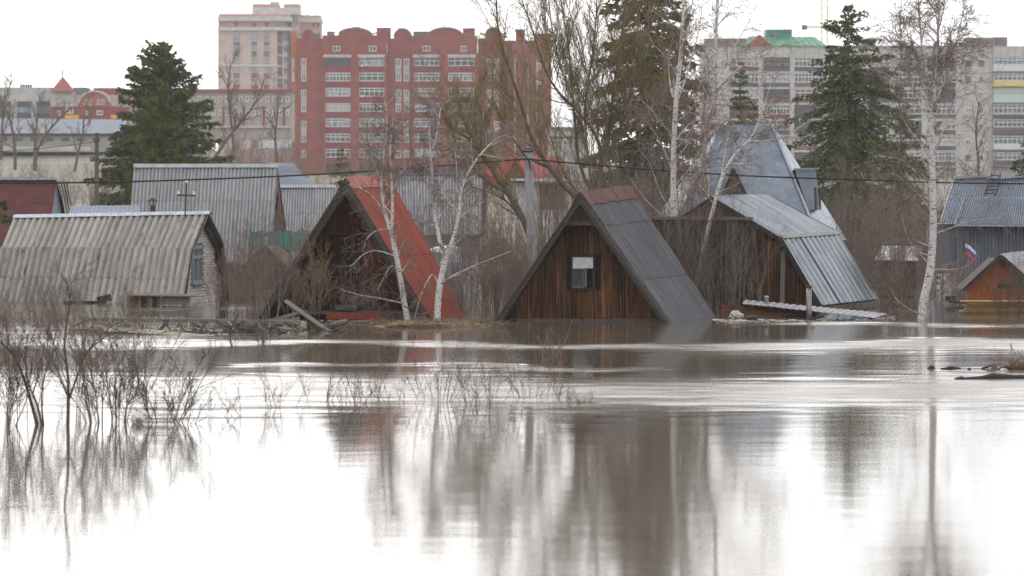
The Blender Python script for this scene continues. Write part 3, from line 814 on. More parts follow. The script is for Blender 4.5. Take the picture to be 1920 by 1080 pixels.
# ------------------------------------------------------------------ blue metal house with tall hipped roof
def blue_tall_house():
    R = random.Random(4)
    t = thing('hipped_roof_house', 'tall blue-grey metal hipped roof house with dormer window behind birches', 'house', (P(1420, 560, 132).x, 132, 0))
    D = 131.0
    T0, T1 = P(1352, 235, D + 1.6), P(1447, 235, D + 1.6)
    B0, B1 = P(1268, 415, D), P(1536, 452, D)
    M1 = P(1519, 395, D + .25)
    F1 = P(1588, 450, D + 4.2)
    T2 = T1 + Vector((.15, 1.6, 0))
    rows, cols = 9, 7
    for j in range(rows):
        for i in range(cols):
            if R.random() < 0: continue
            panel('roof_sheet', [B0, B1, T1, T0], M_blue, t, th=.008, lift=.004 + .006 * ((i + j) % 2) + R.uniform(0, .004), u0=i / cols - .003, u1=(i + 1) / cols + .003, v0=j / rows - .004, v1=(j + 1) / rows + .004)
    for j in range(5):
        for i in range(3):
            panel('roof_sheet', [B1, F1, T2, T1], M_capz, t, th=.008, lift=.004 + .006 * ((i + j) % 2), u0=i / 3, u1=(i + 1) / 3, v0=j / 5, v1=(j + 1) / 5)
    m = MB(); m.prism([T0 + Vector((0, .0, -.02)), T1 + Vector((0, 0, -.02)), T2 + Vector((0, 0, -.02)), T0 + Vector((.15, 1.6, -.02))], (0, 0, .03)); m.build('flat_top', M_blue2, t)
    L1 = B0 + Vector((-.6, 4.0, 0)); m = MB(); m.prism([L1, B0, T0, T0 + Vector((.15, 1.6, 0))], (0.01, .02, -.02)); m.build('side_slope', M_blue2, t)
    plank('hip_trim', B1 + Vector((0, -.03, .03)), T1 + Vector((0, -.03, .03)), .12, .03, M_capz, t, up=(.5, -.6, .6))
    # walls below
    m = MB(); m.box(B0.x + .3, F1.x - 1.6, D + .4, D + 4.2, -1, B0.z); m.build('wall', M_browng, t)
    # large dormer on the right slope
    d0, d1 = P(1490, 318, D + .9), P(1534, 318, D + 1.6)
    e0, e1 = P(1516, 394, D + .9), P(1538, 395, D + 1.6)
    m = MB(); m.prism([d0, P(1530, 318, D + .9), P(1537, 394, D + .9), e0], (0.05, 1.6, 0)); dm = m.build('dormer', M_blue, t)
    q = [P(1531, 393, D + .85), P(1539, 393, D + 1.3), P(1537, 351, D + 1.3), P(1529, 351, D + .85)]
    window_unit(t, q, 1, 1, M_drift, M_glass, .05, .05, name='dormer_window')
    plank('dormer_eave', P(1488, 317, D + .8), P(1536, 316, D + .8), .1, .05, M_capz, t)
    # small triangular vent dormer
    m = MB(); m.prism([P(1357, 366, D - .35), P(1398, 366, D - .35), P(1375, 318, D - .35)], (0, 1.2, 0)); vd = m.build('vent_dormer', M_browng, t)
    for a, b in (((1355, 367), (1375, 315)), ((1400, 367), (1375, 315))):
        plank('barge_board', P(*a, D - .4), P(*b, D - .4), .04, .07, M_dark, t)
    for y in (354, 359, 364):
        plank('louvre', P(1364, y, D - .39), P(1385, y, D - .39), .05, .04, M_greyh, vd)
blue_tall_house()

# ------------------------------------------------------------------ profiled metal house at the right edge
def profiled_house():
    R = random.Random(6)
    t = thing('profiled_metal_house', 'large house clad in slate-blue profiled metal with ladder on roof', 'house', (P(1850, 540, 136).x, 136, 0))
    D = 135.0
    c = [P(1762, 419, D), P(1990, 426, D - 1), P(2000, 333, D + 2.0), P(1790, 333, D + 2.6)]
    sheets(t, c, 5, 1, 9, .026, M_blue, R=R, seg=6)
    m = MB(); m.prism([P(1752, 420, D + .2), P(1795, 420, D + .2), P(1795, 512, D + .2), P(1752, 512, D + .2)], (0, 2.5, 0)); m.build('porch_side', M_blue2, t)
    for i in range(6):
        a = 1794 + i * 33
        panel('wall_sheet', [P(a, 521, D - .15), P(a + 33.5, 521, D - .15), P(a + 33.5, 421, D - .15), P(a, 421, D - .15)], M_blue2, t, 5, .022, seg=6, lift=.01 * (i % 2))
    m = MB(); m.pbox(1796, 1992, 424, 560, D, 4); m.build('wall', M_blue2, t)
    c = [P(1790, 421, D - 1.0), P(1992, 422, D - 1.0), P(1992, 371, D + .4), P(1808, 371, D + .4)]
    sheets(t, c, 5, 1, 9, .026, M_blue, R=R, seg=6)
    m = MB(); m.prism([P(1795, 421, D - .75), P(1812, 373, D + .3), P(1812, 421, D + .3)], (.02, .02, 0)); m.build('cheek', M_blue2, t)
    for a, b, d in ((1790, 1850, 2.4), (1850, 1920, 2.2), (1920, 2000, 2.0)):
        plank('ridge_cap', P(a, 331.5, D + d), P(b, 331.5, D + d), .2, .05, M_capz, t)
    plank('gutter', P(1790, 422.5, D - 1.05), P(1992, 423.5, D - 1.05), .07, .06, M_capz, t)
    # brick footing with visible courses
    for j in range(6):
        for i in range(4):
            x = 1757 + i * 12 + (6 if j % 2 else 0)
            m = MB(); m.pbox(x + .5, x + 11.5, 513.5 + j * 5.2, 518 + j * 5.2, D + .1 - .02 * ((i + j) % 2), .3); m.build('block', M_brick, t)
    # roof ladder
    la, lb = P(1846, 366, D + .5), P(1860, 326, D + 2.3)
    lc, ld = P(1866, 366, D + .5), P(1876, 326, D + 2.3)
    m = MB(); m.bar(la, lb, .05); m.bar(lc, ld, .05); ld_ = m.build('roof_ladder', M_dark, t)
    for k in range(6):
        plank('rung', lerp(la, lb, (k + .5) / 6), lerp(lc, ld, (k + .5) / 6), .04, .04, M_dark, ld_)
profiled_house()

def brown_shed():
    R = random.Random(9)
    t = thing('garden_house', 'small orange-brown gabled garden house with pale metal roof at right edge', 'house', (P(1880, 570, 113).x, 113, 0))
    D = 112.2
    A, L, Rr = P(1876, 476, D), P(1806, 541, D), P(1950, 541, D)
    dv = Vector((1.2, 3.4, .02))
    sheets(t, [Rr, Rr + dv, A + dv, A], 3, 1, 0, 0, M_asb2, R=R)
    panel('roof_sheet', [L, L + dv, A + dv, A], M_galv, t, th=.02)
    for a, b in ((L, A), (Rr, A)):
        plank('barge_board', a - Vector((0, .03, .05)), b - Vector((0, .03, .05)), .03, .10, M_dark, t)
    wp = lambda x, y: P(x, y, D + .35)
    top = lambda x: 481 + abs(x - 1879) * .93
    xs = list(np.linspace(1812, 1946, 10))
    m = MB(); m.prism([wp(1814, 575) + Vector((0, .05, 0)), wp(1944, 575) + Vector((0, .05, 0)), wp(1944, 545) + Vector((0, .05, 0)), wp(1879, 486) + Vector((0, .05, 0)), wp(1814, 545) + Vector((0, .05, 0))], (0, 3, 0)); w = m.build('wall', M_dark, t)
    wall_planks(w, wp, xs, lambda x: 573, top, M_woodpl, R, hole=(1881, 1920, 533, 541), name='wall_board', jit=.004)
brown_shed()

def small_shed():
    t = thing('small_shed', 'small shed with pale grey mono-pitch roof beyond the right birch', 'shed', (P(1690, 530, 128).x, 128, 0))
    c = [P(1640, 487, 126.5), P(1722, 489, 126.5), P(1731, 461, 129), P(1654, 461, 129)]
    for i in range(4):
        panel('roof_sheet', c, M_capw, t, th=.02, lift=.01 * (i % 2), u0=i / 4, u1=(i + 1) / 4)
    m = MB(); m.prism([P(1650, 488, 127), P(1718, 489, 127), P(1718, 545, 127), P(1650, 545, 127)], (0.15, 2, 0)); m.build('wall', M_browng, t)
    m = MB(); m.prism([c[1] - Vector((0, 0, .03)), c[2] - Vector((0, 0, .03)), P(1736, 487, 129)], (0, .03, 0)); m.build('cheek', M_browng, t)
small_shed()

# ------------------------------------------------------------------ houses behind, left half
def grey_slate_big():
    R = random.Random(21)
    t = thing('slate_roof_house', 'large steep grey corrugated roof with white ridge behind the mansard house', 'house', (P(390, 540, 142).x, 142, 0))
    D = 140.0
    c = [P(238, 492, D - 1.2), P(508, 492, D - 2.0), P(520, 314, D + .4), P(252, 314, D + 1.0)]
    sheets(t, c, 5, 3, 8, .03, M_asb2, R=R, seg=6)
    c2 = [P(545, 492, D + 4.6), P(275, 492, D + 5.2), P(252, 314, D + 1.1), P(520, 314, D + .5)]
    sheets(t, c2, 3, 1, 8, .03, M_asb2, R=R, seg=6)
    for i in range(3):
        a, b = 251 + i * 90, 252 + (i + 1) * 89.7
        plank('ridge_cap', P(a, 310.5, D + .95 - .2 * i), P(b, 310.5, D + .8 - .2 * i), .22 + .01 * i, .14, M_capw, t)
    m = MB(); m.prism([P(506, 492, D - 1.8), P(540, 492, D + 4.4), P(519.5, 316, D + .5)], (-.15, .03, 0)); m.build('gable_wall', M_browng, t)
    for k in range(5):
        a = lerp(P(509, 492, D - 1.9), P(538, 492, D + 4.0), (k + .5) / 5)
        plank('gable_board', a + Vector((.03, 0, 0)), lerp(a, P(520, 320, D + .5), .55 + .1 * (2 - abs(k - 2)) ) + Vector((.03, 0, 0)), .5, .02, M_browng, t, up=(1, 0, 0))
    m = MB(); m.box(P(255, 0, D).x, P(500, 0, D).x, D, D + 4, -1, .6); m.build('wall', M_offw, t)
grey_slate_big()

def grey_slate_small():
    R = random.Random(22)
    t = thing('slate_roof_house', 'smaller grey corrugated roof with white ridge left of the red roof', 'house', (P(580, 540, 150).x, 150, 0))
    D = 148.0
    c = [P(520, 446, D - 1.4), P(630, 446, D - 1.6), P(632, 352, D + .6), P(526, 352, D + .8)]
    sheets(t, c, 3, 2, 7, .03, M_asb2, R=R, seg=6)
    plank('ridge_cap', P(524, 349, D + .7), P(629, 349, D + .6), .18, .12, M_capw, t)
    c2 = [P(640, 446, D + 3.6), P(530, 446, D + 3.8), P(526, 352, D + .8), P(632, 352, D + .6)]
    sheets(t, c2, 3, 1, 7, .03, M_asb2, R=R, seg=6)
    m = MB(); m.prism([P(522, 440, D - 1.2), P(628, 440, D - 1.4), P(628, 520, D - 1.4), P(522, 520, D - 1.2)], (0, 4.4, 0)); m.build('wall', M_offw, t)
    t = thing('hipped_roof_shed', 'plain grey hipped roof peeking out behind the large slate roof', 'house', (P(555, 520, 170).x, 170, 0))
    D = 168.0
    m = MB(); m.prism([P(505, 352, D), P(597, 352, D), P(568, 328, D + 1.5), P(549, 306, D + 2.5), P(505, 306, D + 2.5)], (0, .06, .02)); m.build('front_slope', M_blueroof, t)
    m = MB(); m.prism([P(508, 352, D), P(560, 352, D), P(523, 318, D + 1)], (0, -.08, 0)); m.build('gable', M_blue2, t)
    m = MB(); m.pbox(508, 594, 352, 420, D + .3, 4); m.build('wall', M_offw, t)
grey_slate_small()

def maroon_house():
    t = thing('maroon_roof_house', 'house with dull maroon roof and light blue gable at left edge', 'house', (P(40, 540, 145).x, 145, 0))
    D = 143.0
    c = [P(-60, 470, D - 1.5), P(86, 470, D - 1.9), P(106, 338, D + .8), P(-40, 338, D + 1.2)]
    for j in range(3):
        for i in range(4):
            panel('roof_sheet', c, M_maroon, t, th=.02, lift=.012 * ((i + j) % 2), u0=i / 4, u1=(i + 1) / 4 + .004, v0=j / 3, v1=(j + 1) / 3 + .004)
    c2 = [P(140, 470, D + 4.6), P(-20, 470, D + 4.8), P(-40, 338, D + 1.25), P(106, 338, D + .85)]
    panel('roof_sheet', c2, M_maroon, t, th=.03)
    plank('ridge_cap', P(-40, 335, D + 1.1), P(107, 335, D + .7), .16, .1, M_capz, t)
    m = MB(); m.prism([P(85, 470, D - 1.6), P(128, 470, D + 4.3), P(105, 341, D + .8)], (-.12, .03, 0)); m.build('gable_wall', M_lblue, t)
    for k in range(4):
        o = Vector((.05 + .1 * k, -.02, -.05))
        plank('eave_board', P(107, 338, D + .8) + o, P(130, 455, D + 4.4) + o, .1, .025, M_dark, t, up=(1, 0, .4))
    m = MB(); m.box(P(-50, 0, D).x, P(82, 0, D).x, D - .6, D + 4, -1, 1.2); m.build('wall', M_browng, t)
    t = thing('flat_blue_roof', 'low pale blue metal roof between maroon and slate houses', 'shed', (P(190, 480, 138).x, 138, 0))
    D = 136.0
    c = [P(128, 404, D - .6), P(262, 402, D - .6), P(262, 385, D + 1.6), P(134, 387, D + 1.6)]
    sheets(t, c, 4, 1, 4, .012, M_blueroof, seg=4)
    m = MB(); m.pbox(132, 258, 404, 520, D, 1.4); m.build('wall', M_offw, t)
maroon_house()

def mid_houses():
    R = random.Random(31)
    t = thing('grey_metal_house', 'faded grey metal-clad house seen through the birches', 'house', (P(830, 540, 152).x, 152, 0))
    D = 150.0
    c = [P(742, 440, D - 1), P(902, 440, D - 1), P(905, 328, D + 1.5), P(738, 328, D + 1.5)]
    sheets(t, c, 5, 2, 6, .03, M_asb2, R=R, seg=6)
    m = MB(); m.pbox(744, 900, 440, 520, D, 4); m.build('wall', M_offw, t)
    plank('ridge_cap', P(738, 326, D + 1.5), P(905, 326, D + 1.5), .25, .1, M_blueroof, t)
    m = MB(); m.tube([P(790, 330, D + 1), P(790, 308, D + 1)], .1, 8); m.tube([P(790, 309, D + 1), P(790, 306, D + 1)], .16, 8); m.build('stove_pipe', M_rust, t)
    m = MB(); m.prism([P(903, 330, D + 1.4), P(914, 345, D + 2.5), P(908, 445, D + 2.5), P(901, 445, D - .9)], (.02, .1, 0)); m.build('gable_wall', M_dark, t)
    # crimson roof house behind the concrete pole
    t = thing('crimson_roof_house', 'house with crimson roof and ochre gable behind the concrete pole', 'house', (P(990, 520, 165).x, 165, 0))
    D = 163.0
    m = MB(); m.prism([P(902, 352, D + .5), P(952, 352, D + .2), P(962, 296, D + 2), P(912, 296, D + 2.4)], (0, .05, .03)); m.build('roof_slope', M_crimson, t)
    m = MB(); m.prism([P(994, 338, D), P(1062, 338, D - .2), P(1054, 294, D + 2), P(966, 294, D + 2)], (0, .05, .03)); m.build('roof_slope', M_crimson, t)
    m = MB(); m.prism([P(940, 342, D + .1), P(995, 342, D + .1), P(966, 300, D + .1)], (0, .5, 0)); m.build('gable', M_brownw, t)
    for a, b in (((938, 344), (965, 295)), ((997, 344), (965, 295))):
        plank('barge_board', P(*a, D), P(*b, D), .05, .08, M_redcap, t)
    m = MB(); m.pbox(952, 1062, 340, 412, D + .3, 4); m.build('wall', M_offw, t)
    m = MB(); m.pbox(1012, 1060, 345, 392, D + .25, .1); m.build('boarded_bay', M_browng, t)
    m = MB(); m.pbox(958, 1066, 334.5, 339, D - .25, .2); m.build('eave_trim', M_capw, t)
    plank('lower_trim', P(960, 406, D - .1), P(1062, 406, D - .1), .1, .1, M_capw, t)
mid_houses()

def fence_teal():
    t = thing('board_fence', 'teal painted board fence beside the red roofed house', 'fence', P(530, 520, 140))
    R = random.Random(2)
    for i in range(13):
        x = 468 + i * 9
        if i == 3: continue
        m = MB(); D = 138 + R.uniform(-.02, .02); m.pbox(x + .5, x + 8.5, 433 + R.uniform(-2, 2), 472 + R.uniform(-3, 3), D, .03); m.build('board', M_teal, t)
    plank('rail', P(468, 440, 138.1), P(586, 441, 138.1), .05, .08, M_teal, t)
    plank('rail', P(468, 466, 138.1), P(586, 466, 138.1), .05, .08, M_teal, t)
    for x in (470, 526, 584): plank('post', P(x, 432, 138.15), P(x, 540, 138.15), .09, .09, M_teal, t)
fence_teal()

def low_gable():
    t = thing('sunken_gable', 'brown gable of a sunken outbuilding between mansard and red houses', 'outbuilding', P(498, 520, 128))
    m = MB(); m.prism([P(462, 496, 126), P(538, 500, 126), P(497, 462, 126)], (.3, 2.5, 0)); m.build('gable', M_browng, t)
    for a, b in (((458, 498), (497, 459)), ((542, 502), (497, 459))):
        plank('roof_edge', P(*a, 125.8), P(*b, 125.8), .3, .05, M_drift, t, up=(0, 0, 1))
    m = MB(); m.pbox(464, 536, 497, 545, 126.1, 2); m.build('wall', M_browng, t)
low_gable()

# ------------------------------------------------------------------ poles and wires
def poles():
    t = thing('utility_pole', 'grey concrete utility pole between red and dark A-frame houses', 'pole', P(1003, 575, 115.2))
    D = 115.2
    a, b = P(1003, 600, D), P(990, 277, D)
    m = MB(); m.hexa([a + Vector(v) for v in ((-.16, -.13, 0), (.16, -.13, 0), (.16, .13, 0), (-.16, .13, 0))], [b + Vector(v) for v in ((-.12, -.1, 0), (.12, -.1, 0), (.12, .1, 0), (-.12, .1, 0))]); m.build('post', M_conc, t)
    m = MB()
    for y in (284, 298):
        p = P(990.3, y, D); m.box(p.x - .145, p.x + .145, D - .135, D + .135, p.z - .02, p.z + .02)
    m.build('strap', M_black, t)
    m = MB(); p = P(985, 299, D - .16); m.tube([p, p + Vector((-.1, -.05, .02)), p + Vector((-.22, -.05, -.02))], .035, 6)
    m.tube([p + Vector((.05, 0, .05)), p + Vector((-.12, -.03, .22)), p + Vector((.02, -.03, .34)), p + Vector((.2, 0, .3))], .02, 6)
    m.tube([p + Vector((.1, 0, 0)), p + Vector((.14, -.03, -.22)), p + Vector((.2, -.03, -.33))], .02, 6); m.build('cable_clamp', M_black, t)
    def cable(pts, r, label, name='power_cable'):
        # smooth sagging cable through the given points, as a twisted pair
        pts = [P(*p) for p in pts]; out = []
        for i in range(len(pts) - 1):
            p0, p1, p2, p3 = pts[max(i - 1, 0)], pts[i], pts[i + 1], pts[min(i + 2, len(pts) - 1)]
            for k in range(14):
                s = k / 14; out.append(.5 * (2 * p1 + (p2 - p0) * s + (2 * p0 - 5 * p1 + 4 * p2 - p3) * s * s + (3 * p1 - p0 - 3 * p2 + p3) * s ** 3))
        out.append(pts[-1])
        m = MB(); m.tube(out, r, 6)
        o = m.build(name, M_black, None, smooth=True); return tag(o, label, 'cable')
    cable([(-160, 341, 101), (0, 343.5, 103), (200, 341.5, 106), (400, 335.5, 108), (600, 326.5, 110), (800, 313, 112.5), (982, 298, 115)], .026, 'black power cable sagging from the concrete pole towards left edge')
    cable([(998, 299, 115), (1200, 316.5, 114), (1400, 329.5, 113), (1600, 337, 112.5), (1800, 343, 112), (2080, 346, 111)], .026, 'black power cable running from the concrete pole towards right edge')
    t = thing('wooden_pole', 'thin wooden utility pole in front of the left spruce', 'pole', P(181, 400, 200))
    m = MB(); m.tube([P(181, 420, 200), P(181.5, 249, 200)], [.13, .1], 8); m.build('post', M_bark, t)
    m = MB(); m.bar(P(176, 264, 199.8), P(187, 264, 199.8), .06); m.build('crossarm', M_dark, t)
    cable([(-60, 288, 190), (60, 280, 195), (130, 272, 198), (180, 266, 199.8)], .018, 'thin grey wire leading to the wooden pole', 'thin_wire')
poles()

def flag():
    t = thing('flag', 'white blue and red striped flag flying beside the brown garden house', 'flag', P(1809, 560, 121))
    D = 121.0
    m = MB(); m.tube([P(1806, 575, D), P(1808.5, 452, D)], .018, 6); m.build('flag_pole', M_dark, t)
    nx = 10
    for s, mat in enumerate((M_fw, M_fb, M_fr)):
        V = []
        for layer in (0, .006):
            for j in range(2):
                for i in range(nx + 1):
                    u = i / nx; v = (s + j) / 3
                    x = 1809 + u * 21 + v * 1.0; y = 456.5 + v * 21 + u * 12 - 3 * math.sin(u * 5 + .4) * u
                    V.append(P(x, y, D) + Vector((0, .08 * math.sin(u * 9 + v * 2) + layer, 0)))
        Fc = []; w = nx + 1
        for i in range(nx):
            Fc.append((i, i + 1, i + w + 1, i + w)); Fc.append((2 * w + i + w, 2 * w + i + w + 1, 2 * w + i + 1, 2 * w + i))
        mobj('stripe', V, Fc, mat, t, True)
flag()

# ------------------------------------------------------------------ afloat in front of the houses
def dock():
    R = random.Random(7)
    t = thing('floating_roof_sheet', 'long grey sheet roof of a sunken shed tilting into the water', 'shed roof', P(1520, 590, 107))
    c = [P(1392, 569, 107.2), P(1640, 596, 105.6), P(1664, 588, 108.4), P(1398, 562, 110.0)]
    for i in range(7):
        panel('sheet', c, M_asb2, t, 3, .012, .012, .006 * (i % 2), 4, 1, i / 7 - .003, (i + 1) / 7 + .003, 0, 1)
    for k, (y0, y1, x1) in enumerate(((573, 598, 1500), (580, 600, 1470), (587, 602, 1450))):
        plank('side_board', P(1352, y0 + 4, 107.6 - .1 * k), P(x1 + 30, y0 + 14 + k, 107.0 - .1 * k), .03, .17, M_rustw, t)
    m = MB(); m.prism([P(1352, 572, 107.9), P(1600, 601, 106.2), P(1352, 605, 107.5)], (0, .5, 0)); m.build('side_wall', M_dark, t)
    t = thing('vent_pipe', 'short blue-capped vent pipe on the tilting sheet roof', 'pipe', P(1437, 568, 108.3))
    p = P(1437, 568, 108.3); m = MB(); m.tube([p - Vector((0, 0, .1)), p + Vector((0, 0, .16))], .055, 10); m.build('tube', M_blue2, t)
    m = MB(); m.tube([p + Vector((0, 0, .16)), p + Vector((0, 0, .2))], .065, 10); m.build('cap', M_capw, t)
    t = thing('chimney_pipe', 'upright steel chimney pipe standing in water before the galvanised roof', 'pipe', P(1517, 600, 104.8))
    p = P(1517, 600, 104.8)
    m = MB(); m.tube([p - Vector((0, 0, .4)), p + Vector((0, 0, .90))], .073, 14); m.build('tube', M_steel, t, True)
    m = MB(); m.tube([p + Vector((0, 0, .88)), p + Vector((0, 0, .94))], .085, 14); m.build('collar', M_rust, t)
dock()

def truss():
    R = random.Random(15)
    t = thing('floating_truss', 'long floating timber truss with zigzag struts in front of the mansard house', 'truss', P(360, 625, 96))
    tp = lambda x: P(x, 598 + (x - 160) * .021, 97.4 - (x - 160) * .0012)
    bt = lambda x: P(x, 619 + (x - 160) * .022, 96.6 - (x - 160) * .0012)
    plank('top_chord', tp(160), tp(345), .10, .09, M_drift, t)
    plank('top_chord', tp(340) + Vector((0, .06, .02)), tp(575) + Vector((0, .06, .02)), .10, .09, M_drift, t)
    plank('bottom_chord', bt(128), bt(350), .12, .08, M_drift, t)
    plank('bottom_chord', bt(345), bt(560), .10, .08, M_greyh, t)
    x = 166; k = 0
    while x < 560:
        w = R.uniform(17, 24)
        j1, j2 = R.uniform(-5, 5), R.uniform(-7, 7)
        a, b = (tp(x + j1), bt(x + w * .7 + j2)) if k % 2 else (bt(x + j2), tp(x + w * .7 + j1))
        if R.random() < .14: b = lerp(a, b, .55)
        plank('strut', a + Vector((0, R.uniform(-.05, .05), 0)), b, R.uniform(.04, .09), .05, M_drift if R.random() < .5 else M_dark, t, up=(0, 1, 0))
        x += w * .62; k += 1
    plank('end_brace', P(136, 612, 97), tp(166), .08, .06, M_drift, t)
    t = thing('pale_board', 'pale yellow board floating along the lower side of the truss', 'board', P(300, 622, 95.6))
    m = MB(); m.prism([P(186, 611, 96), P(196, 621, 95.6), P(330, 629, 95), P(405, 629, 94.9), P(300, 619, 95.6)], (0, .05, -.06)); m.build('board', M_yboard, t)
    # tangle of planks at the right end of the truss
    L = [((535, 564, 99), (618, 622, 97), .11, .04, 'wide grey plank leaning steeply out of the wreck beside the red house', M_drift),
         ((484, 607, 98), (574, 583, 98.4), .08, .04, 'thin pale plank crossing behind the leaning plank', M_drift),
         ((505, 605, 97.6), (562, 598, 97.8), .10, .04, 'short grey plank lying low on the wreck', M_drift),
         ((566, 608, 97), (548, 630, 96), .12, .05, 'stubby broken plank standing under the leaning plank', M_drift),
         ((528, 606, 97), (545, 629, 96), .07, .04, 'narrow strut poking down into the water near the wreck', M_drift),
         ((540, 603, 97.2), (556, 626, 96.2), .06, .04, 'narrow dark strut next to the broken stub', M_dark),
         ((516, 616, 96.6), (556, 620, 96.3), .12, .05, 'mossy yellowish board end at the foot of the wreck', M_yboard),
         ((600, 612, 98.5), (650, 600, 99.5), .07, .04, 'pale stick rising right of the leaning plank', M_drift),
         ((604, 610, 98), (635, 618, 97.5), .06, .04, 'small dark slat beside the pale stick', M_dark)]
    for a, b, w, th, lab, mt in L:
        o = plank('broken_plank', P(*a), P(*b), w, th, mt, None, up=(.2, -1, .3)); tag(o, lab, 'plank', 'planks of the wreck at the end of the truss')
    m = MB()
    for i in range(170):
        x = R.uniform(395, 640) if R.random() < .75 else R.uniform(150, 400); y = 622 + R.gauss(0, 5) + (x - 400) * .004; a = P(x, y, DW(min(max(y, 612), 632)) + R.uniform(-.3, .3)); a.z = R.uniform(0, .12)
        d = Vector((R.gauss(0, 1), R.gauss(0, .4), R.gauss(.15, .35))).normalized() * R.uniform(.12, .6); m.bar(a, a + d, R.uniform(.008, .03), .012)
    tag(m.build('drift_sticks', M_dark, None), 'tangle of dark sticks and slats caught along the truss and wreck', 'driftwood', kind='stuff')
    m = MB(); m.prism([P(559, 628, 96), P(573, 628, 96), P(570, 607, 96.2), P(565, 602, 96.3)], (.05, .12, 0)); o = m.build('split_stump', M_yboard, None)
    tag(o, 'split pointed stump with a mossy yellow edge in the wreck', 'stump')
truss()

def blob_mesh(R, n=10, rings=6, sx=1, sy=1, sz=1, rough=.2):
    V = []; Fc = []
    for j in range(rings + 1):
        ph = math.pi * j / rings
        for i in range(n):
            th = 2 * math.pi * i / n; k = 1 + R.uniform(-rough, rough)
            V.append((sx * k * math.sin(ph) * math.cos(th), sy * k * math.sin(ph) * math.sin(th), sz * k * math.cos(ph)))
    for j in range(rings):
        for i in range(n):
            Fc.append((j * n + i, (j + 1) * n + i, (j + 1) * n + (i + 1) % n, j * n + (i + 1) % n))
    return V, Fc

def lump(name, x, y, D, sx, sy, sz, mat, label, cat, seed, rough=.15, group=None, smooth=True):
    V, Fc = blob_mesh(random.Random(seed), 12, 7, sx, sy, sz, rough)
    p = P(x, y, D)
    o = mobj(name, [(v[0] + p.x, v[1] + p.y, v[2] + p.z) for v in V], Fc, mat, None, smooth)
    return tag(o, label, cat, group)

